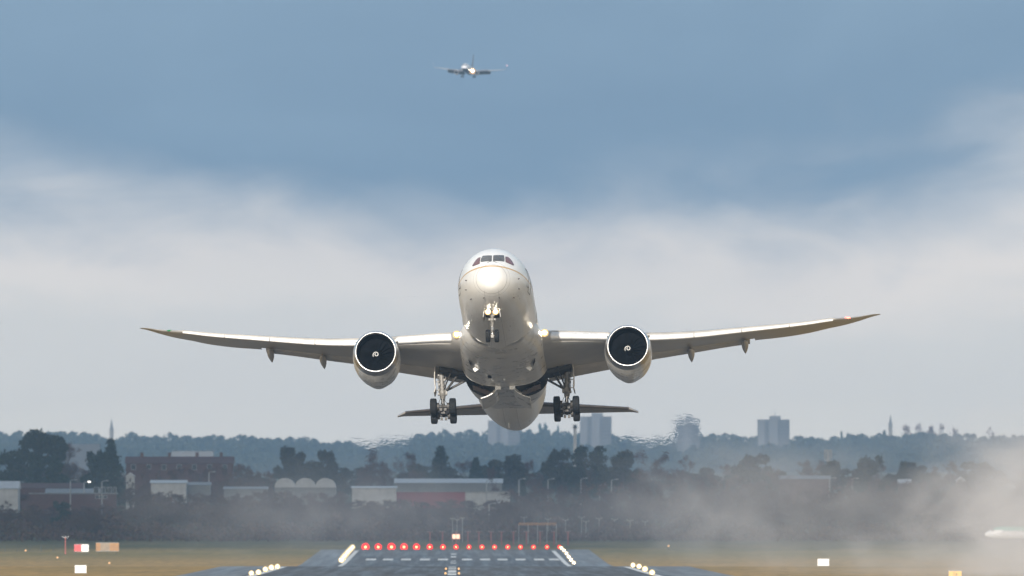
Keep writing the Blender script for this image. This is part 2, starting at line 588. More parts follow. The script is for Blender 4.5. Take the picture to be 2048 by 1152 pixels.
def sheet(name, xl, xr, d0, d1, dz, mat, nx=1):
    """strip lying on the terrain between two lateral offsets from the runway line (functions of d)"""
    rows = [r for r in ROWS if d0 < r < d1]
    rows = [d0] + rows + [d1]
    b = MB()
    rings = []
    for d in rows:
        l, r = xl(d), xr(d)
        rings.append([(l + (r - l) * i / nx, d, gz_(d) + dz) for i in range(nx + 1)])
    b.loft(rings, 0, False, False, True)
    return b.build(name, mat)


RW = lambda d: -0.00463 * d            # runway centre line
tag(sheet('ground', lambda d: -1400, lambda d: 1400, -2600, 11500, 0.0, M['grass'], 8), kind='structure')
tag(sheet('runway', lambda d: RW(d) - 31.0, lambda d: RW(d) + 31.0, -700, 2846, 0.02, M['asphalt'], 4), kind='structure')


def marking(name, s0, s1, d0, d1):
    return sheet(name, lambda d: RW(d) + s0, lambda d: RW(d) + s1, d0, d1, 0.035, M['marking'])


# threshold keys and centre line: painted marks, part of the runway surface
mk = MB()


def mark(s0, s1, d0, d1):
    rows = [d0] + [r for r in ROWS if d0 < r < d1] + [d1]
    mk.loft([[(RW(d) + s0, d, gz_(d) + 0.04), (RW(d) + s1, d, gz_(d) + 0.04)] for d in rows], 0, False, False)


for px in (742, 776, 812, 850, 886, 934, 970, 1005, 1041, 1078, 1108):
    s = (px - 910) / F * 2590
    mark(s - 1.05, s + 1.05, 2572, 2608)
for d0, d1, hw in ((1380, 1428, 0.5), (1448, 1510, 0.5), (1536, 1566, 0.5), (1590, 1612, 0.5), (2500, 2516, 0.6), (2545, 2560, 0.5), (2640, 2670, 0.6), (2715, 2740, 0.6)):
    mark(-0.35 - hw, -0.35 + hw, d0, d1)
for sgn in (-1, 1):
    for d0, d1 in ((700, 1615), (2400, 2820)):
        mark(sgn * 22.5 - 0.45, sgn * 22.5 + 0.45, d0, d1)
tag(mk.build('runway_markings', M['marking']), kind='structure')

# ------------------------------------------------------------------ the departing airliner (x to its left-hand wing seen from the cockpit is -x in the picture; y aft; z up)
AL = thing('airliner', 'large white twin engine airliner climbing towards us with its landing gear still down', 'airliner',
           (-1.648, 959.241, 26.084), (R(-12.0), R(-1.05), R(-1.9)))
FT = [(0, -1.1), (.15, -.62), (.4, -.26), (1, .24), (2, .92), (2.8, 1.42), (4, 2.04), (5, 2.42), (6.5, 2.76), (8, 2.91), (10, 2.97), (40, 2.97), (46, 2.95), (50, 2.87), (54, 2.68), (58, 2.36), (61, 2.0), (62, 1.75)]
FB = [(0, -1.1), (.15, -1.56), (.4, -1.82), (1, -2.1), (2, -2.36), (2.8, -2.5), (4, -2.66), (5, -2.76), (6.5, -2.87), (8, -2.94), (10, -2.97), (40, -2.97), (43, -2.93), (46, -2.72), (50, -2.15), (54, -1.38), (58, -.45), (61, .4), (62, .8)]
FW = [(0, .0), (.15, .5), (.4, .78), (1, 1.2), (2, 1.68), (2.8, 1.97), (4, 2.30), (5, 2.50), (6.5, 2.73), (8, 2.87), (10, 2.94), (40, 2.94), (44, 2.85), (48, 2.54), (52, 2.08), (56, 1.5), (59, 1.0), (61, .6), (62, .32)]


def prof(tab):
    f = pchip([math.sqrt(p) for p, _ in tab], [q for _, q in tab])
    return lambda y: f(math.sqrt(max(y, 0.0)))


zt, zb, fw = prof(FT), prof(FB), prof(FW)


def fus_ring(y, k=72):
    c, h, w = (zt(y) + zb(y)) / 2, (zt(y) - zb(y)) / 2, fw(y)
    w, h = max(w, .01), max(h, .01)
    return [(w * math.sin(2 * math.pi * i / k), y, c + h * math.cos(2 * math.pi * i / k)) for i in range(k)]


ys = [0.0005, .01, .03, .07, .12, .2, .3, .42, .56, .72, .9, 1.1, 1.35, 1.6, 1.9, 2.25, 2.6, 3, 3.4, 3.8, 4.3, 4.8, 5.4, 6, 6.7, 7.5, 8.4, 9.4, 11, 13, 16, 20, 24, 28, 32, 36, 39, 40.5, 42, 43.5, 45, 46.5, 48, 49.5, 51, 52.5, 54, 55.5, 57, 58.5, 60, 61, 61.7, 62]
MB().loft([fus_ring(y) for y in ys]).build('fuselage', M['paint'], AL)


def fus_hit(x, z):
    lo, hi = 0.0, 12.0
    for _ in range(44):
        y = (lo + hi) / 2
        c, h, w = (zt(y) + zb(y)) / 2, (zt(y) - zb(y)) / 2, max(fw(y), 1e-3)
        if (x / w) ** 2 + ((z - c) / h) ** 2 < 1:
            hi = y
        else:
            lo = y
    return hi


def fus_patch(name, poly, mat, lift=0.012, rim=None, parent=AL, shrink=1.0):
    """thin panel following the nose skin inside a front-view outline"""
    cx = sum(p[0] for p in poly) / len(poly)
    cz = sum(p[1] for p in poly) / len(poly)
    # rounded outline
    outl = []
    k = len(poly)
    for i in range(k):
        p0, p1, p2 = Vector(poly[i - 1]), Vector(poly[i]), Vector(poly[(i + 1) % k])
        a_, b_ = p1.lerp(p0, min(.45, .07 / max(.01, (p0 - p1).length))), p1.lerp(p2, min(.45, .07 / max(.01, (p2 - p1).length)))
        for s in (0, .33, .67, 1):
            outl.append(a_.lerp(p1, s).lerp(p1.lerp(b_, s), s))
        for s in (.25, .5, .75):
            q = p2.lerp(p1, min(.45, .07 / max(.01, (p2 - p1).length)))
            outl.append(b_.lerp(q, s))
    rings = []
    for t_ in (.02, .3, .6, .85, 1.0):
        r = []
        for p in outl:
            x, z = cx + (p.x - cx) * t_ * shrink, cz + (p.y - cz) * t_ * shrink
            y = fus_hit(x, z)
            r.append((x, y - lift * 1.2, z + lift * .9))
        rings.append(r)
    b = MB()
    b.loft(rings, 0, False, True, True)
    return b.build(name, mat, parent)


panes = [
    ('L', [(-0.924, 1.305), (-1.148, 1.24), (-1.366, .928), (-1.557, .545), (-1.452, .447), (-.953, .494)], M['glass_side']),
    ('L', [(-.732, 1.408), (-.025, 1.331), (-.008, .651), (-.856, .675), (-.843, 1.088)], M['glass']),
    ('R', [(.13, 1.342), (.904, 1.475), (.962, 1.069), (.977, .719), (.139, .668)], M['glass']),
    ('R', [(1.04, 1.344), (1.268, 1.359), (1.508, 1.083), (1.716, .651), (1.625, .543), (1.084, .682)], M['glass_side']),
]
for sd, pl, mt in panes:
    w_ = fus_patch('cockpit_window', pl, mt, 0.016)
    fus_patch('window_frame', [(p[0], p[1]) for p in pl], M['seal'], 0.008, parent=w_, shrink=1.06)

wp = MB()
for sx in (-1, 1):
    pts = []
    for q in range(6):
        x, z = .06 * sx + .30 * sx * q / 5 + .05, .60 - .16 * q / 5
        pts.append((x, fus_hit(x, z) - .04, z + .03))
    wp.tube(pts, .014, 6)
wp.build('windscreen_wiper', M['seal'], AL)

# small sensors and pads on the nose
for x, z in [(-2.06, -1.155), (-.631, -2.203), (.546, -2.21), (-1.681, -1.853), (1.618, -1.86), (2.018, -1.188), (-2.02, -.55), (2.02, -.50)]:
    sens = MB()
    y = fus_hit(x, z)
    d = Vector((x, -.6, z + .6)).normalized()
    sens.tube([(x, y, z), (x + d.x * .12, y + d.y * .12 - .02, z + d.z * .12)], [.05, .025], 6)
    sens.tube([(x + d.x * .12, y - .02 + d.y * .12, z + d.z * .12), (x + d.x * .12, y - .22, z + d.z * .12)], [.022, .012], 6)
    sens.build('air_sensor', M['seal'], AL)
for sx in (-1, 1):
    pd = MB()
    pd.box((2.66 * sx, 6.0, -.26), (.05, .42, .46), 0, (0, R(-8) * sx, 0))
    pd.build('side_marking', M['seal'], AL)

# passenger windows and doors along each side
for sx in (-1, 1):
    for y0, y1 in ((8.6, 17.5), (20.5, 31.0), (34.0, 49.0)):
        k = int((y1 - y0) / .56)
        for i in range(k):
            y = y0 + i * .56
            c, h, w = (zt(y) + zb(y)) / 2, (zt(y) - zb(y)) / 2, fw(y)
            rings = []
            for t_ in (.05, .7, 1.0):
                r = []
                for q in range(14):
                    a_ = 2 * math.pi * q / 14
                    yy, zz = y + .135 * t_ * math.copysign(abs(math.cos(a_)) ** .7, math.cos(a_)), .38 + .235 * t_ * math.copysign(abs(math.sin(a_)) ** .7, math.sin(a_))
                    xx = sx * (w * math.sqrt(max(0, 1 - ((zz - c) / h) ** 2)) + .012)
                    r.append((xx, yy, zz))
                rings.append(r)
            MB().loft(rings, 0, False, True, True).build('cabin_window', M['glass'], AL)
for sx in (-1, 1):
    for y0 in (7.0, 18.6, 32.0, 50.0):
        c, h, w = (zt(y0) + zb(y0)) / 2, (zt(y0) - zb(y0)) / 2, fw(y0)
        dm = MB()
        loop = [(y0 - .52, -.75), (y0 + .52, -.75), (y0 + .52, 1.15), (y0 - .52, 1.15), (y0 - .52, -.75)]
        pts = []
        for (ya, za), (yb2, zb2) in zip(loop, loop[1:]):
            for s in (0, .25, .5, .75):
                yy, zz = ya + (yb2 - ya) * s, za + (zb2 - za) * s
                cc, hh, ww = (zt(yy) + zb(yy)) / 2, (zt(yy) - zb(yy)) / 2, fw(yy)
                pts.append((sx * (ww * math.sqrt(1 - ((zz - cc) / hh) ** 2) + .004), yy, zz))
        pts.append(pts[0])
        dm.tube(pts, .022, 5)
        dm.build('door_outline', M['seal'], AL)

# belly fairing with the open main wheel bays
fy = [15.5, 16.5, 18, 20, 22, 24, 27, 30, 33, 35.5, 37.5, 39.5]
fhw = pchip(fy, [2.2, 2.6, 3.05, 3.28, 3.36, 3.40, 3.42, 3.44, 3.40, 3.2, 2.9, 2.3])
fzb = pchip(fy, [-2.9, -2.96, -3.04, -3.10, -3.14, -3.16, -3.17, -3.17, -3.16, -3.12, -3.02, -2.85])
rings = []
for y in np.linspace(15.5, 39.5, 40):
    w_, zb_ = fhw(float(y)), fzb(float(y))
    r = []
    for i in range(56):
        t_ = 2 * math.pi * i / 56
        cx, sx = math.cos(t_), math.sin(t_)
        hh = (abs(zb_) - 1.15) if sx < 0 else 1.0
        r.append((w_ * math.copysign(abs(cx) ** .80, cx), float(y), -1.15 + hh * math.copysign(abs(sx) ** .80, sx)))
    rings.append(r)
fair = MB().loft(rings).build('belly_fairing', [M['fairing'], M['well']], AL)
cut = MB()
for sx in (-1, 1):
    sec = [(.62, -3.6), (3.9, -3.6), (3.9, -1.95), (2.55, -1.85), (2.0, -2.4), (1.3, -2.82), (.62, -3.00)]
    sec = [(x * sx, z) for x, z in sec]
    if sx < 0:
        sec = sec[::-1]
    cut.loft([[(x, 29.4, z) for x, z in sec], [(x, 33.9, z) for x, z in sec]], 1, True, True, False)
cuto = cut.build('wheel_bay_cutter', [M['well'], M['well']])
cuto.parent = AL
bm_ = fair.modifiers.new('bay', 'BOOLEAN')
bm_.operation = 'DIFFERENCE'
bm_.object = cuto
bm_.solver = 'EXACT'
bpy.context.view_layer.update()
dg = bpy.context.evaluated_depsgraph_get()
newm = bpy.data.meshes.new_from_object(fair.evaluated_get(dg))
fair.modifiers.clear()
fair.data = newm
bpy.data.objects.remove(cuto)
rng = random.Random(5)
for sx in (-1, 1):
    eq = MB()
    for i in range(26):
        x, y = sx * rng.uniform(.8, 2.6), rng.uniform(32.2, 33.7)
        zc_ = -2.97 * math.sqrt(max(.05, 1 - (x / 2.94) ** 2)) - .12
        eq.tube([(x, y, zc_), (x + rng.uniform(-.4, .4), y + rng.uniform(-.3, .1), zc_ - rng.uniform(.05, .2))], rng.uniform(.02, .055), 6)
    for i in range(7):
        x = sx * (.9 + i * .26)
        zc_ = -2.97 * math.sqrt(max(.05, 1 - (x / 2.94) ** 2)) - .13
        eq.box((x, 33.6, zc_ - .06), (.16, .18, .2))
    eq.box((sx * 1.7, 33.0, -2.80), (2.2, 1.5, .05), 0, (0, R(-22) * sx, 0))
    eq.build('wheel_bay_pipes', M['wellmix'], AL)
    # big bay door hanging from the keel
    dr = MB()
    rings = []
    for y in np.linspace(29.7, 33.8, 9):
        r1, r2 = [], []
        for q in range(9):
            s = q / 8
            ang = R(90 + 18 + 40 * s)
            x = .60 + 1.35 * s ** 1.3
            z = -3.14 - .92 * s ** .85 - .10 * math.sin(math.pi * s)
            r1.append((sx * x, y, z))
            r2.append((sx * (x + .05), y, z + .06))
        rings.append(r1 + r2[::-1])
    dr.loft(rings)
    for y in (30.4, 33.2):
        dr.tube([(sx * .75, y, -3.1), (sx * 1.3, y, -3.55)], .04, 6)
    dr.build('wheel_bay_door', M['fairing'], AL)
    lt = MB()
    lt.box((sx * .58, 29.3, -3.22), (.46, .10, .42), 0, (R(10), 0, 0))
    lt.build('bay_lip_panel', M['slat'], AL)
    # ram air intake and its exit flap
    ra = MB()
    ra.add([(sx * 2.62, 21.6, -2.36), (sx * 2.36, 22.3, -2.72), (sx * 2.30, 23.5, -2.80), (sx * 2.56, 22.9, -2.44)],
           [(0, 1, 2, 3) if sx < 0 else (3, 2, 1, 0)], 0, False)
    for i in range(len(ra.v)):
        x, y, z = ra.v[i]
        ra.v[i] = (x + sx * .12, y, z - .12)
    ra.build('ram_air_intake', M['black'], AL)
    ex = MB()
    ex.box((sx * 2.12, 23.6, -2.98), (.44, .12, .30), 0, (R(18), R(35) * sx, 0))
    ex.box((sx * 2.12, 23.9, -2.90), (.40, .5, .14), 0, (0, R(35) * sx, 0))
    ex.build('ram_air_flap', M['slat'], AL)
hb = MB()
hb.box((-1.12, 25.9, -3.14), (.30, .9, .05))
hb.build('belly_hatch', M['black'], AL)
for p, q, r0 in (((.02, 26.6, -3.16), (.02, 26.7, -3.30), .10), ((-.25, 44.5, -2.84), (-.25, 44.7, -3.18), .05)):
    MB().tube([p, q], [r0, .03], 10).build('belly_antenna', M['slat'], AL)


# ---- wings
def airfoil(n_=14, t=0.11, c0=0.0, c1=1.0, camber=0.012):
    """loop of (chord fraction, offset/chord), lower side from c1 to c0 then upper back"""
    def th(c):
        return 5 * t * (.2969 * math.sqrt(c) - .126 * c - .3516 * c * c + .2843 * c ** 3 - .1015 * c ** 4)
    cs = [c0 + (c1 - c0) * (1 - math.cos(math.pi * i / n_)) / 2 for i in range(n_ + 1)]
    lo = [(c, -th(c) + camber * math.sin(math.pi * c)) for c in cs[::-1]]
    hi = [(c, th(c) + camber * math.sin(math.pi * c)) for c in cs]
    return lo + hi


WS = [  # span, LE aft, LE z, TE aft, TE z (clean), thickness
    (1.6, 19.0, -1.35, 32.2, -1.75, .125), (3.2, 20.2, -1.02, 32.7, -1.60, .122), (5.5, 21.8, -.70, 33.1, -1.12, .118), (8.3, 23.8, -.36, 33.7, -.52, .112), (10.2, 25.1, -.10, 34.1, -.10, .108),
    (12, 26.35, .14, 34.8, .42, .105), (14, 27.75, .48, 35.6, .88, .10), (16, 29.15, .90, 36.4, 1.36, .098), (18, 30.55, 1.38, 37.15, 1.82, .095), (20, 31.95, 1.87, 37.95, 2.22, .093),
    (22, 33.35, 2.36, 38.75, 2.58, .092), (24, 34.75, 2.86, 39.5, 3.02, .09), (26, 36.15, 3.42, 40.3, 3.62, .09), (27.3, 38.05, 3.92, 41.05, 4.05, .09), (28.6, 39.95, 4.48, 41.8, 4.58, .09), (29.6, 41.4, 4.98, 42.35, 5.02, .09), (30.15, 42.2, 5.18, 42.6, 5.20, .09)]
WF = [pchip([w[0] for w in WS], [w[i] for w in WS]) for i in range(1, 6)]


def wst(s):
    return [f(s) for f in WF]


def wpt(sx, s, c, off):
    """point of the clean wing at span s, chord fraction c, off metres above the chord line"""
    yl, zl, yt, zt_, t_ = wst(s)
    return (sx * s, yl + (yt - yl) * c, zl + (zt_ - zl) * c + off)


def wing(sx):
    b = MB()
    spans = [1.6, 2.4, 3.2, 3.95, 4.05, 5.5, 7, 8.4, 8.6, 9.3, 10.2, 11, 11.4, 11.55, 12, 13, 14, 15, 16, 17, 18, 19, 20, 21, 22, 23, 24, 25, 26, 26.25, 26.4, 26.7, 27.3, 28, 28.6, 29.1, 29.6, 29.9, 30.15]
    rings = []
    for s in spans:
        yl, zl, yt, z_, t_ = wst(s)
        ch = yt - yl
        c1 = .80 if s < 20.0 else (.80 + .2 * min(1, (s - 20) / .2))
        c0 = .06 if (4.0 < s < 8.5 or 11.5 < s < 26.3) else 0.0
        rings.append([wpt(sx, s, c, o * ch) for c, o in airfoil(14, t_, c0, c1)])
    b.loft(rings)
    w_ = b.build('wing', M['wing'], AL)

    # slats: drooped nose sections, in panels with small gaps
    for s0, s1 in ((3.95, 8.6), (11.4, 15.2), (15.26, 19.0), (19.06, 22.8), (22.86, 26.35)):
        rr = []
        for s in np.linspace(s0, s1, 9):
            yl, zl, yt, z_, t_ = wst(float(s))
            ch = min(yt - yl, 9.0)
            cs = .115 if s < 10 else .15
            pr = [(.0, .0)]
            up_ = [(cs * q, 5 * t_ * (.2969 * math.sqrt(cs * q) - .126 * cs * q - .35 * (cs * q) ** 2)) for q in (.04, .12, .3, .55, .8, 1)]
            lo_ = [(cs * q, -5 * t_ * .80 * (.2969 * math.sqrt(cs * q) - .126 * cs * q - .35 * (cs * q) ** 2)) for q in (.04, .12, .3, .55)]
            loop = [(0, 0)] + up_ + [(cs * .75, .008)] + lo_[::-1]
            dl = R(17)
            px_, pz_ = cs, up_[-1][1]
            q = []
            for c, o in loop:
                dc, do = c - px_, o - pz_
                c2 = px_ + dc * math.cos(dl) - do * math.sin(dl) * -1 * -1
                o2 = pz_ + dc * math.sin(dl) + do * math.cos(dl)
                q.append((sx * s, yl + (c2 - .012) * ch, zl + (z_ - zl) * c2 + (o2 + .007) * ch))
            rr.append(q)
        MB().loft(rr).build('slat', M['slat'], w_)

    # trailing edge flaps, lowered a little
    def flap(name, s0, s1, cdeg, drop, c0=.775, mat=M['flap']):
        rr = []
        for s in np.linspace(s0, s1, 8):
            yl, zl, yt, z_, t_ = wst(float(s))
            ch = yt - yl
            fc = (1.02 - c0) * ch
            q = []
            for c, o in airfoil(10, .13, 0, 1, 0.0):
                dc, do = c * fc, o * fc
                a_ = R(cdeg)
                q.append((sx * float(s), yl + c0 * ch + dc * math.cos(a_) + do * math.sin(a_), zl + (z_ - zl) * (c0 + c * (1 - c0)) - drop * .25 - dc * math.sin(a_) + do * math.cos(a_) + .01 * ch))
            rr.append(q)
        return MB().loft(rr).build(name, mat, w_)
    flap('flap', 3.45, 8.9, 9, .5)
    flap('flaperon', 9.0, 10.6, 6, .3)
    flap('flap', 10.8, 19.6, 8, .42)
    flap('aileron', 20.0, 25.2, 1.5, .05, .80)
    # canoe shaped flap track fairings
    for s in (14.87, 19.2):
        yl, zl, yt, z_, t_ = wst(s)
        ch = yt - yl
        k = 1.25 if s < 10 else 1.0
        pts, rad = [], []
        for q in range(13):
            u = q / 12
            y = yt - 3.1 * k + 4.1 * k * u
            c = (y - yl) / ch
            zz = zl + (z_ - zl) * c - (.36 + .02 * ch) * k - .62 * k * max(0, u - .35) ** 1.2
            pts.append((sx * s, y, zz))
            rad.append(max(.012, k * .28 * math.sin(math.pi * min(1, u ** .8 * .95 + .04)) ** .8) if q not in (0, 12) else .015)
        MB().tube(pts, rad, 14).build('flap_track_fairing', M['flap'], w_)
    # landing light in the wing root, navigation light near the tip
    rl = MB()
    p = wpt(sx, 3.5, 0.0, 0.0)
    rl.sphere((p[0], p[1] - .16, p[2] + .06), (.31, .10, .31))
    rl.build('landing_light', M['landing'], w_)
    rb = MB()
    rb.sphere((p[0], p[1] - .26, p[2] + .06), (.15, .05, .15))
    rb.build('landing_bulb', M['landing_core'], w_)
    nl = MB()
    s = 27.5
    p = wpt(sx, s, 0.0, 0.0)
    nl.sphere((p[0], p[1] + .02, p[2] + .02), (.26, .14, .05))
    nl.build('navigation_light', M['nav_green'] if sx < 0 else M['nav_red'], w_)
    # dark underwing slot of the main gear
    sl_ = MB()
    zz = lambda s, y: wst(s)[1] + (wst(s)[3] - wst(s)[1]) * (y - wst(s)[0]) / (wst(s)[2] - wst(s)[0]) - 5 * .12 * .055 * (wst(s)[2] - wst(s)[0]) - .28
    sl_.loft([[(sx * s, 29.6 + .1 * (5.4 - s), zz(s, 29.6) + .02), (sx * s, 31.2, zz(s, 31.2) + .02), (sx * s, 31.2, zz(s, 31.2) + .3), (sx * s, 29.6, zz(s, 29.6) + .3)] for s in (3.0, 3.8, 4.6, 5.3)], 0, True, True, False)
    sl_.build('gear_slot', M['well'], w_)
    return w_


wing(-1)
wing(1)


# ---- engines
def engine(sx, cx, cz):
    e0 = 20.3
    b = MB()
    K = 64

    def ring(y, r, belly=0.0):
        q = []
        for k in range(K):
            t_ = 2 * math.pi * k / K
            d = max(0.0, -math.sin(t_))
            rr = r * (1 + .015 * d) + belly * max(0.0, math.cos((t_ - 1.5 * math.pi) * 3.2)) ** 1.5 * (1 if abs(t_ - 1.5 * math.pi) < .49 else 0)
            q.append((cx + rr * math.cos(t_), e0 + y, cz + rr * math.sin(t_) - .035 * y))
        return q
    outer = [(.62, 1.815), (.9, 1.85), (1.4, 1.88), (2.0, 1.895), (2.8, 1.885), (3.6, 1.83), (4.4, 1.73), (5.2, 1.60)]
    b.loft([ring(y, r, .10 * min(1, max(0, (y - .9) / 1.2))) for y, r in outer], 0, False)
    b.loft([ring(5.2, 1.60, .1), ring(5.2, 1.50), ring(4.4, 1.52)], 0, False)
    en = b.build('engine', M['nacelle'], AL)
    lip = MB()
    lip.loft([ring(y, r) for y, r in [(.62, 1.815), (.40, 1.775), (.22, 1.72), (.09, 1.66), (.02, 1.61), (0, 1.575), (.03, 1.54), (.11, 1.505), (.22, 1.485)]], 0, False)
    lip.build('intake_lip', M['chrome'], en)
    br = MB()
    br.loft([ring(y, r) for y, r in [(.22, 1.485), (.5, 1.46), (.9, 1.46), (1.3, 1.48), (1.75, 1.49)]], 0, False)
    br.loft([ring(1.75, 1.49), ring(1.76, .2)], 0, False)
    br.build('intake_barrel', M['black'], en)
    zc_ = cz - .035 * 1.4
    fan = MB()
    for k in range(20):
        a0 = 2 * math.pi * k / 20
        rr = []
        for q in range(6):
            r = .42 + (1.44 - .42) * q / 5
            tw = R(25 + 35 * q / 5)
            sweep = .10 * math.sin(q / 5 * 3.0)
            wd = .17 + .10 * q / 5
            c = []
            for u in (-1, 0, 1):
                da = (u * wd * math.sin(tw)) / r + sweep
                yy = e0 + 1.40 + u * wd * math.cos(tw)
                c.append((cx + r * math.cos(a0 + da), yy, zc_ + r * math.sin(a0 + da)))
            rr.append(c)
        fan.loft(rr, 0, False, False, True)
    fan.build('fan', M['blade'], en)
    sp = MB()
    sp.lathe([(e0 + .70, .006), (e0 + .74, .07), (e0 + .85, .17), (e0 + 1.0, .28), (e0 + 1.2, .39), (e0 + 1.4, .45)], (cx, 0, zc_), 'Y', 32)
    sp.build('spinner', M['blade'], en)
    sw = MB()
    pts = []
    spy = pchip([.006, .07, .17, .28, .39, .45], [.70, .74, .85, 1.0, 1.2, 1.4])
    for q in range(34):
        u = q / 33
        r = .045 + .215 * u
        th = R(215) - R(470) * (1 - u)
        pts.append((cx + r * math.cos(th) + .0, e0 + spy(r) - .02, zc_ + r * math.sin(th)))
    sw.tube(pts, [.027] * 33 + [.015], 6)
    sw.build('spinner_spiral', M['swirl'], en)
    co = MB()
    co.lathe([(e0 + 4.2, 1.1), (e0 + 5.4, 1.02), (e0 + 6.3, .78), (e0 + 6.9, .60)], (cx, 0, cz - .2), 'Y', 40)
    co.lathe([(e0 + 6.3, .56), (e0 + 7.2, .36), (e0 + 8.0, .03)], (cx, 0, cz - .25), 'Y', 32)
    co.build('exhaust_cone', M['gdark'], en)
    py = MB()
    secs = []
    for y, z0, z1, hw in [(22.6, 1.55, 1.72, .10), (24, 1.45, 2.05, .24), (26, 1.0, 1.95, .28), (28, .9, 1.55, .28), (30, 1.1, 1.5, .22), (31.5, 1.3, 1.5, .06)]:
        secs.append([(cx - hw, y, cz + z0), (cx + hw, y, cz + z0), (cx + hw * .8, y, cz + z1), (cx - hw * .8, y, cz + z1)])
    py.loft(secs, 0, True, True, False)
    py.build('pylon', M['nacelle'], en)
    st = MB()
    for s_ in (-1, 1):
        an = R(38)
        st.loft([[(cx + s_ * math.cos(an) * 1.80, e0 + 1.4, cz + math.sin(an) * 1.80), (cx + s_ * math.cos(an) * 1.80, e0 + 2.9, cz + math.sin(an) * 1.80)],
                 [(cx + s_ * math.cos(an) * 2.16, e0 + 2.2, cz + math.sin(an) * 2.16), (cx + s_ * math.cos(an) * 2.16, e0 + 2.9, cz + math.sin(an) * 2.16)]], 0, False, False, False)
    st.build('strake', M['nacelle'], en)
    # service joints of the cowling
    jo = MB()
    for an, y0, y1 in ((-62, 1.0, 4.9), (-128, 1.2, 4.6)):
        a_ = R(an)
        jo.tube([(cx + math.cos(a_) * r, e0 + y, cz + math.sin(a_) * r - .035 * y) for y, r in outer if y0 <= y <= y1], .03, 5)
    jo.build('cowling_joint', M['slat'], en)


engine(-1, -9.98, -2.17)
engine(1, 10.10, -2.07)


# ---- tailplane and fin
def tailplane(sx):
    rr, le = [], []
    for s in np.linspace(.6, 9.95, 14):
        s = float(s)
        u = s / 9.9
        yl = 51.6 + 5.9 * u
        yt = 57.9 + 2.6 * u
        zl = .50 + .58 * u
        z_ = .86 + .60 * u
        if s > 9.3:
            yl += (s - 9.3) ** 1.3 * 2.2
        ch = yt - yl
        rr.append([(sx * s, yl + ch * c, zl + (z_ - zl) * c + o * ch) for c, o in airfoil(10, .10, 0.0, 1, 0)])
        le.append([(sx * s, yl + ch * c - .015, zl + (z_ - zl) * c + o * ch * 1.04) for c, o in airfoil(8, .10, 0.0, .07, 0)])
    t_ = MB().loft(rr).build('tailplane', M['tail'], AL)
    MB().loft(le[:-1]).build('leading_edge', M['taille'], t_)


tailplane(-1)
tailplane(1)
rr = []
for u in np.linspace(0, 1, 10):
    u = float(u)
    yl, yt, z = 47.5 + 10.3 * u, 59.0 + 3.2 * u, 2.2 + 9.0 * u
    rr.append([(o * (yt - yl), yl + (yt - yl) * c, z) for c, o in airfoil(10, .10, 0, 1, 0)])
fin = MB().loft(rr).build('fin', M['paint'], AL)


# ---- wheels and undercarriage
def wheel(name, c, r, w, parent):
    x, y, z = c
    b = MB()
    prof_ = [(-w * .36, r * .50), (-w * .46, r * .60), (-w * .5, r * .78), (-w * .44, r * .93), (-w * .30, r * .992)]
    for g in (-.18, -.06, .06, .18):
        prof_ += [(w * g - w * .03, r), (w * g - w * .012, r * .982), (w * g + w * .012, r * .982), (w * g + w * .03, r)]
    prof_ += [(w * .30, r * .992), (w * .44, r * .93), (w * .5, r * .78), (w * .46, r * .60), (w * .36, r * .50)]
    b.lathe(prof_, c, 'X', 36, 0)
    b.lathe([(-w * .36, r * .50), (-w * .30, r * .42), (-w * .14, r * .36), (-w * .14, r * .18), (-w * .34, r * .15), (-w * .36, .01)], c, 'X', 28, 1)
    b.lathe([(w * .36, r * .50), (w * .30, r * .42), (w * .14, r * .36), (w * .14, r * .18), (w * .34, r * .15), (w * .36, .01)], c, 'X', 28, 1)
    return b.build(name, [M['tyre'], M['rim']], parent)


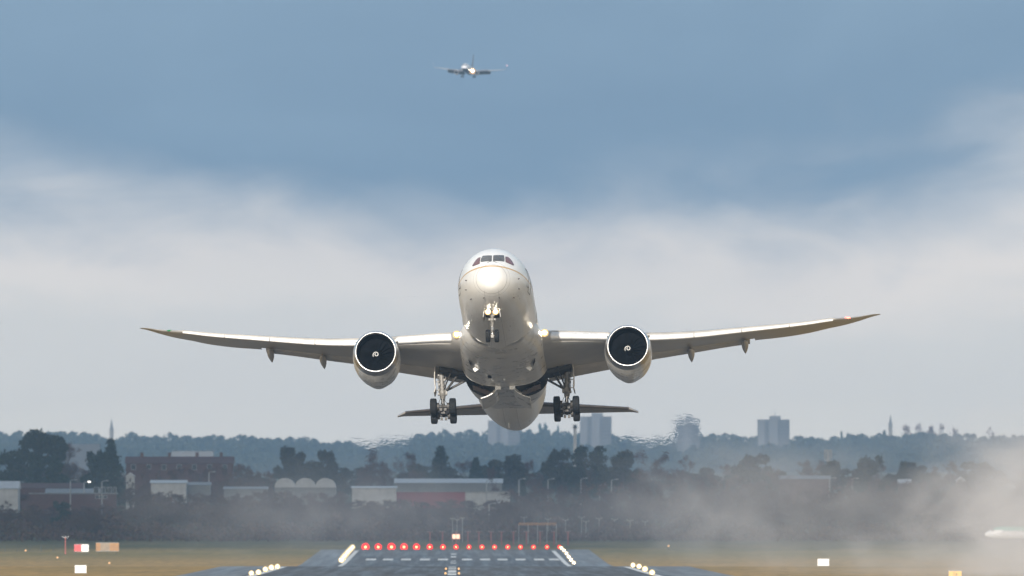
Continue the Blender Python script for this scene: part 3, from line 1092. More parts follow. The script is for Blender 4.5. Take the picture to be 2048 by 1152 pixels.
def main_gear(sx, s0=4.95):
    x0 = sx * s0
    up_, lo_ = Vector((sx * (s0 + .12), 30.75, -1.35)), Vector((x0, 31.75, -4.55))
    g = MB()
    pt = lambda u: up_.lerp(lo_, u)
    g.tube([pt(-.05), pt(.06), pt(.08), pt(.50), pt(.52), pt(.62), pt(.63), pt(.70)], [.20, .20, .235, .235, .30, .30, .24, .22], 18)
    g.tube([pt(.10) + Vector((sx * -.34, .1, .05)), pt(.60) + Vector((sx * -.26, .1, 0))], .035, 6)
    g.tube([pt(.10) + Vector((sx * .30, .1, .05)), pt(.60) + Vector((sx * .28, .1, 0))], .028, 6)
    g.box(pt(.60), (.74, .36, .14))
    g.box(pt(.55) + Vector((-sx * .26, 0, 0)), (.26, .3, .32))
    for k, u in enumerate((.15, .27, .38, .46)):
        g.box(pt(u) + Vector((sx * (-.22 if k % 2 else .22), -.18, 0)), (.12, .14, .16))
    gear = g.build('main_gear', M['strut'], AL)
    MB().tube([pt(.68), pt(.95)], .135, 16).build('oleo_piston', M['oleo'], gear)
    # torque links in front of the piston
    tl = MB()
    a_, b_, c_ = pt(.66) + Vector((0, .28, 0)), pt(.80) + Vector((0, .62, 0)), pt(.94) + Vector((0, .28, 0))
    for d in (-.16, .16):
        tl.tube([a_ + Vector((d, 0, 0)), b_, c_ + Vector((d, 0, 0))], [.06, .045, .06], 7)
    tl.build('torque_link', M['strut'], gear)
    br = MB()
    br.tube([pt(.56) + Vector((-sx * .2, 0, 0)), Vector((sx * 3.9, 30.4, -2.0)), Vector((sx * 3.25, 30.0, -1.55))], [.085, .10, .09], 8)
    br.tube([pt(.52) + Vector((-sx * .2, .25, 0)), Vector((sx * 3.2, 31.4, -2.15))], [.085, .10], 8)
    br.tube([pt(.50) + Vector((-sx * .15, -.2, 0)), Vector((sx * 4.1, 29.2, -1.35))], [.055, .07], 8)
    br.tube([Vector((sx * 3.9, 30.4, -2.0)), pt(.12)], .045, 6)
    br.tube([Vector((sx * 4.3, 30.9, -2.2)), Vector((sx * 4.1, 30.6, -1.5))], .035, 6)
    br.build('side_brace', M['gdark'], gear)
    # hoses
    hs = MB()
    for k, (dx, dy) in enumerate(((.16, -.16), (-.14, -.18), (.22, .05), (-.22, .0))):
        q = [pt(.58 + .36 * i / 6) + Vector((dx * (1 + .5 * math.sin(i * 1.3 + k)), dy, 0)) for i in range(7)]
        hs.tube(q, .022, 5)
    for k in range(6):
        hs.tube([pt(.2 + .05 * k) + Vector((.2 * (-1) ** k, -.2, 0)), pt(.34 + .05 * k) + Vector((.24 * (-1) ** (k + 1), -.24, 0))], .018, 5)
    hs.build('hydraulic_hose', M['gdark'], gear)
    # bogie beam hanging toe up
    tilt = R(18)
    f = Vector((0, math.cos(tilt), -math.sin(tilt)))
    bb = MB()
    ca = lo_ + Vector((0, 0, -.02))
    fr, re = ca - f * .74, ca + f * .74
    bb.tube([fr - f * .1, fr, ca, re, re + f * .1], [.10, .16, .21, .16, .10], 14)
    for p in (fr, re):
        bb.tube([p + Vector((-.62, 0, 0)), p + Vector((.62, 0, 0))], .10, 12)
        for d in (-.42, .42):
            bb.tube([p + Vector((d - .1, 0, 0)), p + Vector((d + .1, 0, 0))], .30, 16)
        for d in (-.22, .22, -.12, .12):
            bb.box(p + Vector((d, -.05, -.27)), (.10, .14, .22))
    bb.box(ca + Vector((0, -.1, -.22)), (.32, .7, .18))
    bb.build('bogie_beam', M['gdark'], gear)
    for p in (fr, re):
        for d in (-.77, .77):
            wheel('wheel', p + Vector((d, 0, 0)), .66, .54, gear)
    dr = MB()
    u0, u1 = up_ + Vector((sx * .40, 0, .10)), pt(.60) + Vector((sx * .44, 0, .0))
    q = []
    for u in np.linspace(0, 1, 7):
        p = u0.lerp(u1, float(u))
        bow = .10 * math.sin(math.pi * float(u))
        kick = .16 * max(0, float(u) - .85) / .15
        q.append([(p.x + sx * (bow + kick), p.y - .85, p.z), (p.x + sx * (bow + kick), p.y + .85, p.z), (p.x + sx * (bow + kick + .07), p.y + .85, p.z), (p.x + sx * (bow + kick + .07), p.y - .85, p.z)])
    dr.loft(q, 0, True, True, False)
    for u in (.12, .3, .5):
        p = pt(u)
        dr.tube([p, p + Vector((sx * .46, .1, .02))], .035, 6)
    dr.build('gear_door', M['flap'], gear)


main_gear(-1, 5.07)
main_gear(1, 4.85)


def nose_gear():
    x0 = -.12
    g = MB()
    a_, b_ = Vector((x0, 4.75, -2.55)), Vector((x0, 4.98, -4.58))
    pt = lambda u: a_.lerp(b_, u)
    g.tube([pt(-.1), pt(.30), pt(.32), pt(.42), pt(.43), pt(.62)], [.13, .13, .19, .19, .14, .13], 16)
    g.box(pt(.36), (.52, .22, .12))
    g.box(pt(.22) + Vector((0, -.05, 0)), (.46, .14, .10))
    g.tube([pt(.34) + Vector((-.24, 0, .02)), pt(.34) + Vector((-.24, -.02, -.16))], .075, 10)
    g.tube([pt(.34) + Vector((.24, 0, .02)), pt(.34) + Vector((.24, -.02, -.16))], .075, 10)
    g.tube([pt(.5), Vector((x0, 6.4, -2.9))], [.06, .08], 8)
    g.tube([b_ + Vector((-.45, 0, 0)), b_ + Vector((.45, 0, 0))], .09, 12)
    g.box(b_ + Vector((0, -.05, -.02)), (.2, .24, .3))
    gear = g.build('nose_gear', M['strut'], AL)
    MB().tube([pt(.60), pt(1.0)], .085, 14).build('oleo_piston', M['oleo'], gear)
    tl = MB()
    for d in (-.08, .08):
        tl.tube([pt(.58) + Vector((d, -.16, 0)), pt(.76) + Vector((0, -.42, 0)), pt(.96) + Vector((d, -.16, 0))], [.035, .03, .035], 6)
    tl.build('torque_link', M['strut'], gear)
    for d in (-.345, .345):
        wheel('wheel', b_ + Vector((d, 0, 0)), .51, .36, gear)
    for d in (-.30, .30):
        l = MB()
        l.lathe([(-.04, .005), (-.03, .15), (0, .25)], (x0 + d, 4.32, -2.79), 'Y', 20)
        l.build('landing_light', M['landing'], gear)
        l = MB()
        l.sphere((x0 + d, 4.27, -2.79), (.125, .03, .125))
        l.build('landing_bulb', M['landing_core'], gear)
        h = MB()
        h.lathe([(0.0, .205), (.03, .21), (.16, .16), (.22, .02)], (x0 + d, 4.33, -2.79), 'Y', 20)
        h.tube([(x0 + d, 4.45, -2.79), (x0, 4.78, -2.82)], .03, 6)
        h.build('lamp_housing', M['gdark'], gear)
    for sx in (-1, 1):
        d = MB()
        d.loft([[(x0 + sx * .58, y, -2.72), (x0 + sx * .62, y, -2.72), (x0 + sx * .70, y + .05, -3.22), (x0 + sx * .67, y + .05, -3.22)] for y in np.linspace(4.2, 6.0, 5)], 0, True, True, False)
        d.build('gear_door', M['wing'], gear)
    wl = MB()
    q = []
    for y in np.linspace(3.7, 6.2, 9):
        y = float(y)
        r = []
        for i in range(7):
            x = x0 + (-.54 + 1.08 * i / 6)
            c, h, w = (zt(y) + zb(y)) / 2, (zt(y) - zb(y)) / 2, fw(y)
            r.append((x, y, c - h * math.sqrt(1 - (x / w) ** 2) - .012))
        q.append(r)
    wl.loft(q, 0, False, False, True)
    wl.build('nose_wheel_bay', M['well'], gear)


nose_gear()

# ------------------------------------------------------------------ generic smaller airliners for the distance
def far_airliner():
    t = thing('airliner', 'small distant airliner high in the sky on approach with one bright landing light', 'airliner')
    D = 5850.0
    p = at(928, 133, D)
    t.location = p
    t.rotation_euler = (R(-2.5), R(2.2), R(-6.5))
    # local axes as for the big airliner: y aft, z up, origin at the nose
    yy = [0.01, .15, .5, 1.1, 2, 3, 4.2, 6, 9, 15, 24, 27, 30, 33, 36, 38]
    tp = pchip([0, .5, 2, 4.2, 6, 27, 33, 38], [-.5, .1, .95, 1.8, 2.0, 2.0, 1.9, 1.5])
    bt = pchip([0, .5, 2, 4.2, 6, 24, 30, 38], [-.5, -1.1, -1.6, -1.9, -2.0, -2.0, -1.3, .7])
    wd = pchip([0, .5, 2, 4.2, 6, 24, 30, 38], [.02, .7, 1.35, 1.8, 1.88, 1.88, 1.5, .2])
    rings = [[(wd(y) * math.sin(2 * math.pi * i / 32), y, (tp(y) + bt(y)) / 2 + (tp(y) - bt(y)) / 2 * math.cos(2 * math.pi * i / 32)) for i in range(32)] for y in yy]
    b = MB().loft(rings)
    # dark belly
    for i, f in enumerate(b.f):
        zc_ = sum(b.v[q][2] for q in f) / len(f)
        if zc_ < -.75:
            b.mi[i] = 1
    b.build('fuselage', [M['far_white_paint'], M['far_blue_paint']], t)
    ws = MB()
    ws.loft([[(x, 1.55 + .22 * abs(x) ** 1.5, .62), (x, 1.55 + .22 * abs(x) ** 1.5, .62), (x, 2.35 + .22 * abs(x) ** 1.5, 1.22), (x, 2.2 + .22 * abs(x) ** 1.5, 1.26)] for x in np.linspace(-1.25, 1.25, 9)], 0, True, True, False)
    ws.build('windscreen', M['glass'], t)
    for sx in (-1, 1):
        r1, r2 = [], []
        for s in np.linspace(1.2, 16.6, 12):
            s = float(s)
            yl, yt = 12 + .55 * s, 20.5 + max(0, s - 5) * .22
            z = -1.25 + .118 * s
            r = [(sx * s, yl + (yt - yl) * c, z + o * (yt - yl)) for c, o in airfoil(8, .12, 0, 1)]
            (r1 if s < 10.5 else r2).append(r)
        r2.insert(0, r1[-1])
        # tip and winglet
        r2.append([(sx * 17.3, 22.6 + c * .9, 1.3 + o) for c, o in airfoil(8, .12, 0, 1)])
        r2.append([(sx * 17.8, 23.4 + c * .6, 3.1 + o * .5) for c, o in airfoil(8, .12, 0, 1)])
        w_ = MB().loft(r1).build('wing', M['far_grey_paint'], t)
        MB().loft(r2).build('outer_wing', M['far_pale_paint'], w_)
        fl = MB()
        fl.loft([[(sx * s, 19.6 + max(0, s - 5) * .2, z), (sx * s, 21.2 + max(0, s - 5) * .2, z - 1.15), (sx * s, 21.25 + max(0, s - 5) * .2, z - 1.05), (sx * s, 19.7 + max(0, s - 5) * .2, z + .25)] for s, z in ((2, -1.2), (6, -.75), (10.3, -.25))], 0, True, True, False)
        fl.build('flap', M['far_grey_paint'], w_)
        for s in (3.6, 7.2, 9.6):
            MB().tube([(sx * s, 17.5, -1.4 + .1 * s), (sx * s, 19, -1.7 + .1 * s), (sx * s, 21.8, -2.3 + .1 * s)], [.06, .28, .05], 8).build('flap_track_fairing', M['far_grey_paint'], w_)
        e_ = MB()
        c = (sx * 4.85, 0, -1.95)
        e_.lathe([(11.3, .80), (11.15, .92), (11.25, 1.02), (12, 1.12), (13.5, 1.08), (15, .85)], c, 'Y', 28)
        en = e_.build('engine', M['far_grey_paint'], t)
        MB().lathe([(11.3, .80), (12.2, .82), (12.25, .02)], c, 'Y', 24).build('intake', M['black'], en)
        MB().box((sx * 4.85, 14.2, -.95), (.3, 3.4, .9)).build('pylon', M['far_grey_paint'], en)
        g = MB()
        g.tube([(sx * 2.85, 18.6, -1.3), (sx * 2.85, 18.8, -3.3)], .16, 8)
        gear = g.build('main_gear', M['gdark'], t)
        for d in (-.44, .44):
            MB().lathe([(-.2, .3), (-.2, .5), (-.12, .57), (.12, .57), (.2, .5), (.2, .3)], (sx * 2.85 + d, 18.8, -3.3), 'X', 16).build('wheel', M['tyre'], gear)
        rr = []
        for s in np.linspace(.3, 7, 6):
            s = float(s)
            rr.append([(sx * s, 34 + .55 * s + c * (4.2 - .34 * s), .9 + .12 * s + o * 3) for c, o in airfoil(8, .1, 0, 1, 0)])
        MB().loft(rr).build('tailplane', M['far_grey_paint'], t)
        l = MB()
        l.sphere((sx * 17.8, 23.3, 3.0), (.13, .13, .15))
        l.build('wingtip_light', M['far_white'] if sx < 0 else M['far_red'], t)
    rr = [[(o * 2.6, 29.5 + 5.5 * u + c * (6.6 - 3.8 * u), 1.5 + 7.2 * u) for c, o in airfoil(8, .09, 0, 1, 0)] for u in (0, .25, .5, .75, 1)]
    MB().loft(rr).build('fin', M['far_blue_paint'], t)
    g = MB()
    g.tube([(0, 3.6, -1.7), (0, 3.7, -3.1)], .1, 8)
    ng = g.build('nose_gear', M['gdark'], t)
    for d in (-.22, .22):
        MB().lathe([(-.1, .2), (-.1, .3), (.1, .3), (.1, .2)], (d, 3.7, -3.15), 'X', 14).build('wheel', M['tyre'], ng)
    l = MB()
    l.sphere((2.75, 11.9, -1.05), (1.4, .3, 1.4), 0, 16, 10)
    l.build('landing_light', M['far_light'], t)
    l = MB()
    l.sphere((2.75, 11.6, -1.05), (.42, .12, .42), 0, 16, 10)
    l.build('landing_bulb', M['landing_core'], t)
    l = MB()
    l.sphere((1.35, 11.7, -.95), (.30, .2, .30))
    l.build('taxi_light', M['far_light'], t)
    return t


far_airliner()


def parked_airliner():
    D = 2700.0
    t = thing('airliner', 'white regional airliner with green roof half hidden in the mist at the edge', 'airliner')
    p = at(1968, 1066, D)
    t.location = p
    # nose to the left: local y aft -> world +x
    t.rotation_euler = (0, 0, R(-84))
    yy = [.01, .1, .35, .8, 1.5, 2.6, 4, 7, 12, 16, 19, 22, 24]
    top = pchip([0, .4, 1.5, 2.8, 4, 17, 24], [-.3, .15, .75, 1.35, 1.5, 1.5, 1.3])
    bot = pchip([0, .4, 1.5, 2.8, 4, 15, 24], [-.3, -.7, -1.05, -1.2, -1.25, -1.25, .9])
    wd = pchip([0, .4, 1.5, 4, 15, 24], [.02, .45, .95, 1.35, 1.35, .15])
    rings = [[(wd(y) * math.sin(2 * math.pi * (i + .5) / 32), y, (top(y) + bot(y)) / 2 + (top(y) - bot(y)) / 2 * math.cos(2 * math.pi * (i + .5) / 32)) for i in range(32)] for y in yy]
    b = MB().loft(rings)
    for i, f in enumerate(b.f):
        zc_ = sum(b.v[q][2] for q in f) / len(f)
        yc = sum(b.v[q][1] for q in f) / len(f)
        if zc_ > .62 and yc > 2.0:
            b.mi[i] = 1
    b.build('fuselage', [M['far_white_paint'], M['green_paint']], t)
    for sx in (-1, 1):
        MB().box((sx * 1.0, 1.75, .66), (.25, .7, .34)).build('cockpit_window', M['glass'], t)
        for k in range(14):
            MB().box((sx * 1.335, 4.2 + k * .82, .30), (.06, .28, .36)).build('cabin_window', M['glass'], t)
        rr = [[(sx * s, 12.4 + c * (2.6 - .09 * s), 1.62 + o * 2.4) for c, o in airfoil(8, .14, 0, 1)] for s in (0.05, 4, 8, 13)]
        MB().loft(rr).build('wing', M['far_pale_paint'], t)
        e_ = MB().lathe([(9.8, .25), (10.0, .45), (11.2, .55), (13.7, .5), (15.4, .2)], (sx * 4.0, 0, 1.25), 'Y', 18).build('engine', M['far_white_paint'], t)
        MB().lathe([(9.4, .02), (9.65, .16), (9.85, .2)], (sx * 4.0, 0, 1.25), 'Y', 12).build('spinner', M['far_white_paint'], e_)
        for k in range(6):
            an = k * math.pi / 3 + .3
            MB().box((sx * 4.0 + .95 * math.cos(an), 9.7, 1.25 + .95 * math.sin(an)), (1.75, .05, .2), 0, (0, -an, 0)).build('propeller_blade', M['gdark'], e_)
        g = MB().tube([(sx * 1.7, 14.2, -.9), (sx * 2.0, 14.2, -1.75)], .1, 8).build('main_gear', M['gdark'], t)
        MB().lathe([(-.15, .2), (-.15, .38), (.15, .38), (.15, .2)], (sx * 2.0, 14.2, -1.85), 'X', 16).build('wheel', M['tyre'], g)
        rr = [[(sx * s, 23 + c * (1.9 - .2 * s), 5.6 + o) for c, o in airfoil(8, .1, 0, 1, 0)] for s in (.05, 2, 3.6)]
        MB().loft(rr).build('tailplane', M['far_white_paint'], t)
    rr = [[(o * 3, 20 + 2.6 * u + c * (4.4 - 2.2 * u), 1.0 + 4.6 * u) for c, o in airfoil(8, .1, 0, 1, 0)] for u in (0, .5, 1)]
    MB().loft(rr).build('fin', M['green_paint'], t)
    g = MB().tube([(0, 1.8, -1.0), (0, 1.8, -1.75)], .08, 8).build('nose_gear', M['gdark'], t)
    MB().lathe([(-.12, .14), (-.12, .28), (.12, .28), (.12, .14)], (0, 1.8, -1.92), 'X', 14).build('wheel', M['tyre'], g)


parked_airliner()

# ------------------------------------------------------------------ runway lights
def lamp(name, label, cat, group, px, py, d, r, glow, core=None):
    p = at(px, py, d)
    z0 = gz_(d)
    t = thing(name, label, cat, (p.x, d, z0), (0, 0, 0), group)
    h = max(.25, p.z - z0)
    s = MB()
    s.tube([(0, .12, 0), (0, .12, max(.05, h - r * .6))], .07, 8)
    s.tube([(0, .12, 0), (0, .12, .06)], .22, 10)
    s.lathe([(.28, .02), (.26, r * .6), (.06, r * .9), (.02, r * .96)], (0, 0, h), 'Y', 18)
    s.build('lamp_body', M['pole_dark'], t)
    g = MB()
    g.lathe([(.02, r * .94), (-.04, r * .8), (-.10, r * .45), (-.12, .01)], (0, 0, h), 'Y', 18)
    o = g.build('lens', glow, t)
    if core:
        c = MB()
        cr_ = r * (.30 if glow is M['lamp_red'] else .38)
        c.sphere((0, -.16, h), (cr_, .08, cr_), 0, 12, 8)
        c.build('bulb', core, t)
    return t


RED = 'round red light glowing in the row across the far end of the runway'
for i, px in enumerate((731, 756.5, 783, 808, 833, 859.5, 886, 912, 938, 964, 989, 1015.5, 1041, 1067, 1094, 1119)):
    r = (.98, .88, 1.0, .92, .86, .74, .66, .62, .56, .58, .56, .58, .54, .54, .52, .5)[i]
    if i < 5:
        lb = 'large shimmering red light in the left part of the row across the runway end'
    elif i == 15:
        lb = 'red light at the right end of the row, touching the white edge lights'
    else:
        lb = 'small round red light in the row across the far end of the runway'
    lamp('runway_end_light', lb, 'runway light', 'red lights across the runway end', px, 1094, 2850, r, M['lamp_red'], M['lamp_red_core'])
for i in range(9):
    u = i / 8
    px, d = 705 - 22 * u, 2818 - 330 * u
    lamp('runway_edge_light', 'white light in the bright slanting streak along the far left runway edge', 'runway light', 'white lights on the far left runway edge',
         px, HOR + (CAM_Z - gz_(d) - .75) / d * F - 1, d, .66, M['lamp_white'], M['lamp_white_core'])
for i, (px, py) in enumerate(((1123, 1096), (1128, 1101), (1133, 1107), (1137.5, 1113.5), (1142, 1119.5), (1147.5, 1125.5))):
    d = ground_d(py + 4, 2480, 2845)
    lamp('runway_edge_light', 'white light in the slanting row along the far right runway edge', 'runway light', 'white lights on the far right runway edge', px, py, d, .44, M['lamp_white'], M['lamp_white_core'])
for i, (px, py) in enumerate(((555, 1133), (543, 1135), (531, 1138.5), (517, 1144.5), (503, 1151))):
    d = ground_d(py + 6, 1380, 1630)
    lamp('runway_edge_light', 'warm white light on the near left runway edge', 'runway light', 'white lights on the near left runway edge', px, py, d, (.28, .30, .28, .27, .26)[i] * 1.3, M['lamp_white'], M['lamp_white_core'])
for i, (px, py) in enumerate(((1266, 1130), (1278, 1132.5), (1290, 1138), (1304, 1145))):
    d = ground_d(py + 6, 1380, 1630)
    lamp('runway_edge_light', 'warm white light on the near right runway edge', 'runway light', 'white lights on the near right runway edge', px, py, d, (.27, .28, .30, .28)[i] * 1.3, M['lamp_white'], M['lamp_white_core'])
for px, py, lb in ((892, 1138.5, 'small orange lit marker left of the centre line stripes'), (917.5, 1138.5, 'small orange lit marker right of the centre line stripes'),
                   (891, 1150, 'orange lit marker left of the lowest centre line stripe'), (918, 1150, 'orange lit marker right of the lowest centre line stripe')):
    lamp('centre_marker', lb, 'marker light', 'orange markers beside the centre line', px, py, ground_d(py + 3, 1380, 1625), .14, M['lamp_orange'])
for px, py, lb in ((115, 1115, 'small orange lamp low in the grass left of the runway'), (1337, 1092, 'faint yellowish lamp low in the grass right of the runway'),
                   (219, 1126, 'small pale lamp in the grass beside the white board'), (51.5, 1101, 'tiny white lamp in the grass behind the wire fence')):
    d = ground_d(py + 4, 2480, 2845)
    lamp('grass_lamp', lb, 'lamp', None, px, py, d, .22, M['lamp_orange'])

# lit box behind the centre of the red lights
t = thing('light_box', 'pale peach lit box with two panels behind the middle of the red lights', 'light box', on_ground(912, 2920))
b = MB()
p = at(912, 1073, 2920)
h = p.z - gz_(2920)
b.box((0, .25, h), (2.0, .3, 1.4))
b.tube([(-.7, .25, 0), (-.7, .25, h - .6)], .07, 8)
b.tube([(.7, .25, 0), (.7, .25, h - .6)], .07, 8)
b.build('box_frame', M['pole_red'], t)
for dx in (-.46, .46):
    MB().box((dx, .06, h), (.80, .06, 1.05)).build('lit_panel', M['lamp_peach'], t)

# ------------------------------------------------------------------ boards and signs on the grass
def board(name, label, cat, px0, px1, py0, py1, d, mats, legs=2, thick=.14):
    """board on short legs: mats across its width"""
    pxc = (px0 + px1) / 2
    base = on_ground(pxc, d)
    t = thing(name, label, cat, base)
    top, bot = at(pxc, py0, d).z - base.z, at(pxc, py1, d).z - base.z
    w = (px1 - px0) / F * d
    bot = max(bot, .12)
    k = len(mats)
    for i, m_ in enumerate(mats):
        MB().box((-w / 2 + w * (i + .5) / k, 0, (top + bot) / 2), (w / k * .995, thick, top - bot)).build('panel', m_, t)
    f = MB()
    f.box((0, .01, top + .03), (w + .1, thick + .06, .06))
    f.box((0, .01, bot - .02), (w + .1, thick + .06, .05))
    f.build('frame', M['pole_white'], t)
    for q in range(legs):
        x = -w * .38 + w * .76 * q / max(1, legs - 1)
        MB().tube([(x, .05, -.1), (x, .05, bot)], .04, 8).build('leg', M['pole_dark'], t)
    return t, w, top, bot


board('marker_board', 'plain white board standing low in the grass left of the runway', 'board', 150, 173, 1131, 1146, 1425, [M['board_white']])
board('marker_board', 'plain white board standing in the grass right of the runway', 'board', 1635, 1658, 1118, 1132.5, 1640, [M['board_white']])
board('marker_board', 'red and white board at the end of the wire fence', 'board', 148.5, 177.5, 1089, 1103, 2716, [M['board_red'], M['board_white']])
board('barrier_board', 'faded tan and orange barrier board right of the red and white board', 'board', 192, 238, 1086, 1102, 2722, [M['board_orange'], M['tan'], M['tan'], M['board_orange'], M['board_orange']], 3)
t, w, top, bot = board('taxiway_sign', 'yellow sign with black letters at the bottom edge beside the mist', 'sign', 1897, 1923, 1142.5, 1158, 1330, [M['board_yellow']])
tx = bpy.data.curves.new('sign_letters', 'FONT')
tx.body = '1a'
tx.size = (top - bot) * 1.05
tx.align_x = 'CENTER'
tx.extrude = .01
tx.materials.append(M['sign_black'])
tmp = bpy.data.objects.new('sign_text', tx)
C.objects.link(tmp)
bpy.context.view_layer.update()
to = bpy.data.objects.new('sign_letters', bpy.data.meshes.new_from_object(tmp.evaluated_get(bpy.context.evaluated_depsgraph_get())))
bpy.data.objects.remove(tmp)
C.objects.link(to)
to.parent = t
to.rotation_euler = (R(90), 0, 0)
to.location = (0, -.085, bot + (top - bot) * .16)

# red mast with a cross bar by the fence
def t_mast(name, label, cat, group, px, pytop, d, barw, mpole, mbar, lamps=0, r=.07, base_py=None):
    base = on_ground(px, d)
    t = thing(name, label, cat, base, (0, 0, 0), group)
    h = at(px, pytop, d).z - base.z
    b = MB()
    b.tube([(0, 0, -.2), (0, 0, h)], [r * 1.15, r * .8], 8)
    b.build('pole', mpole, t)
    c = MB()
    c.box((0, 0, h), (barw, .09, .09))
    for s in (-1, 1):
        c.tube([(s * barw * .28, 0, h), (0, 0, h - barw * .28)], .025, 6)
    c.build('cross_bar', mbar, t)
    for q in range(lamps):
        x = -barw / 2 + barw * q / max(1, lamps - 1)
        l = MB()
        l.lathe([(-.14, .02), (-.12, .13), (.02, .12), (.12, .03)], (x, 0, h + .17), 'Y', 12)
        l.tube([(x, 0, h), (x, 0, h + .08)], .03, 6)
        l.build('lamp_head', M['pole_white'], t)
    return t


t_mast('approach_mast', 'slim red mast with a pale cross bar at the end of the wire fence', 'mast', None, 131, 1074.5, 2730, 1.35, M['pole_red'], M['pole_white'], 3, .11)
for px in (860, 885, 912, 936, 958, 982, 1003, 1027, 1053, 1080, 1108, 1136):
    t_mast('approach_mast', 'short red T shaped mast in the row just behind the red runway lights', 'mast', 'red approach masts behind the runway end', px, 1064, 2930, 1.15, M['pole_red'], M['pole_red'], 3, .16)
for px, py in ((1048, 1035), (1096, 1038), (1131, 1040), (1163, 1035), (1172, 1043), (1198, 1037), (1229, 1039), (1260, 1041), (1290, 1043)):
    t_mast('approach_mast', 'thin grey mast with a pale cross bar in front of the brown scrub', 'mast', 'grey approach masts beyond the runway end', px, py, 3040, 1.35, M['pole_white'], M['pole_white'], 2, .07)
for px, py in ((905, 1038), (914, 1040), (925, 1037)):
    t_mast('approach_mast', 'pale mast of the tight cluster right behind the peach lit box', 'mast', 'pale masts behind the lit box', px, py, 2990, .9, M['pole_white'], M['pole_white'], 3, .09)
# orange antenna array
d = 2965
t = thing('antenna_array', 'long orange antenna beam on thin posts behind the right half of the red lights', 'antenna', on_ground(1075, d))
w = 75 / F * d
h = at(1075, 1048, d).z - gz_(d)
b = MB()
b.box((0, 0, h + .22), (w, .12, .10))
b.box((0, 0, h - .22), (w, .12, .10))
k = 22
for i in range(k):
    x0_, x1_ = -w / 2 + w * i / k, -w / 2 + w * (i + 1) / k
    b.tube([(x0_, 0, h - .22), (x1_, 0, h + .22)], .05, 5)
    b.tube([(x0_, -.05, h), (x0_, -.65, h)], .09, 6)
b.build('beam', M['localizer'], t)
for x in (-w / 2, -w / 4, 0, w / 4, w / 2):
    MB().tube([(x, .1, -.2), (x, .1, h)], .09, 8).build('post', M['pole_white'], t)

# wire fence on the left
d0 = 2790
t = thing('wire_fence', 'low dark wire fence on posts along the grass at the left edge', 'fence', on_ground(52, d0))
x0_, x1_ = at(-60, 1100, d0).x - t.location.x, at(131, 1100, d0).x - t.location.x
h = 1.75
k = 9
for i in range(k):
    x = x0_ + (x1_ - x0_) * i / (k - 1)
    MB().tube([(x, -.9 * (k - 1 - i), -1), (x, -.9 * (k - 1 - i), h)], .05, 8).build('post', M['pole_dark'], t)
wr = MB()
for z in (.12, .5, .9, 1.3, 1.68):
    wr.tube([(x0_, -.9 * (k - 1), z), (x1_, 0, z)], .022, 5)
wr.build('wire', M['wire'], t)

# ------------------------------------------------------------------ trees
def clumps(centres, size, rg, flat=1.0, stretch=1.0):
    """one small leaf-clump quad at every centre, turned at random"""
    c = np.asarray(centres, float)
    k = len(c)
    u = rg.normal(size=(k, 3))
    u /= np.linalg.norm(u, axis=1)[:, None]
    v = rg.normal(size=(k, 3))
    v -= (v * u).sum(1)[:, None] * u
    v /= np.linalg.norm(v, axis=1)[:, None]
    s = (size * rg.uniform(.55, 1.35, k))[:, None]
    u, v = u * s * stretch, v * s * flat
    j = rg.uniform(.5, 1.2, (k, 4, 1))
    q = np.stack([c + (-u - v) * j[:, 0], c + (u - v) * j[:, 1], c + (u + v) * j[:, 2], c + (-u + v) * j[:, 3]], 1)
    return q.reshape(-1, 3)


def lobes_points(lobes, k, rg, shell=.55):
    """points spread through a set of ellipsoid lobes, denser near the outside"""
    vol = np.array([l[3] * l[4] * l[5] for l in lobes]) ** .7
    idx = rg.choice(len(lobes), k, p=vol / vol.sum())
    L = np.array(lobes)[idx]
    d = rg.normal(size=(k, 3))
    d /= np.linalg.norm(d, axis=1)[:, None]
    r = (shell + (1 - shell) * rg.random(k)) * rg.uniform(.8, 1.12, k)
    return L[:, :3] + d * L[:, 3:6] * r[:, None]


def limbs(b, base, d, length, r, depth, rnd, tips):
    p = Vector(base)
    pts, rad = [p.copy()], [r]
    for i in range(3):
        d = (d + Vector((rnd.uniform(-.22, .22), rnd.uniform(-.22, .22), rnd.uniform(-.05, .16)))).normalized()
        p = p + d * (length / 3)
        pts.append(p.copy())
        rad.append(r * (1 - .2 * (i + 1)))
    b.tube(pts, rad, 5 if depth else 4, 0, False)
    tips.append((p.copy(), d.copy(), length))
    if depth > 0:
        for i in range(rnd.choice((2, 3, 3))):
            s = rnd.uniform(.4, 1.0)
            q = pts[min(3, 1 + int(s * 2.99))]
            ax = Vector((rnd.uniform(-1, 1), rnd.uniform(-1, 1), rnd.uniform(.0, .9))).normalized()
            limbs(b, q, (d * .7 + ax * .85).normalized(), length * rnd.uniform(.55, .8), r * .5, depth - 1, rnd, tips)


PROTO = {}


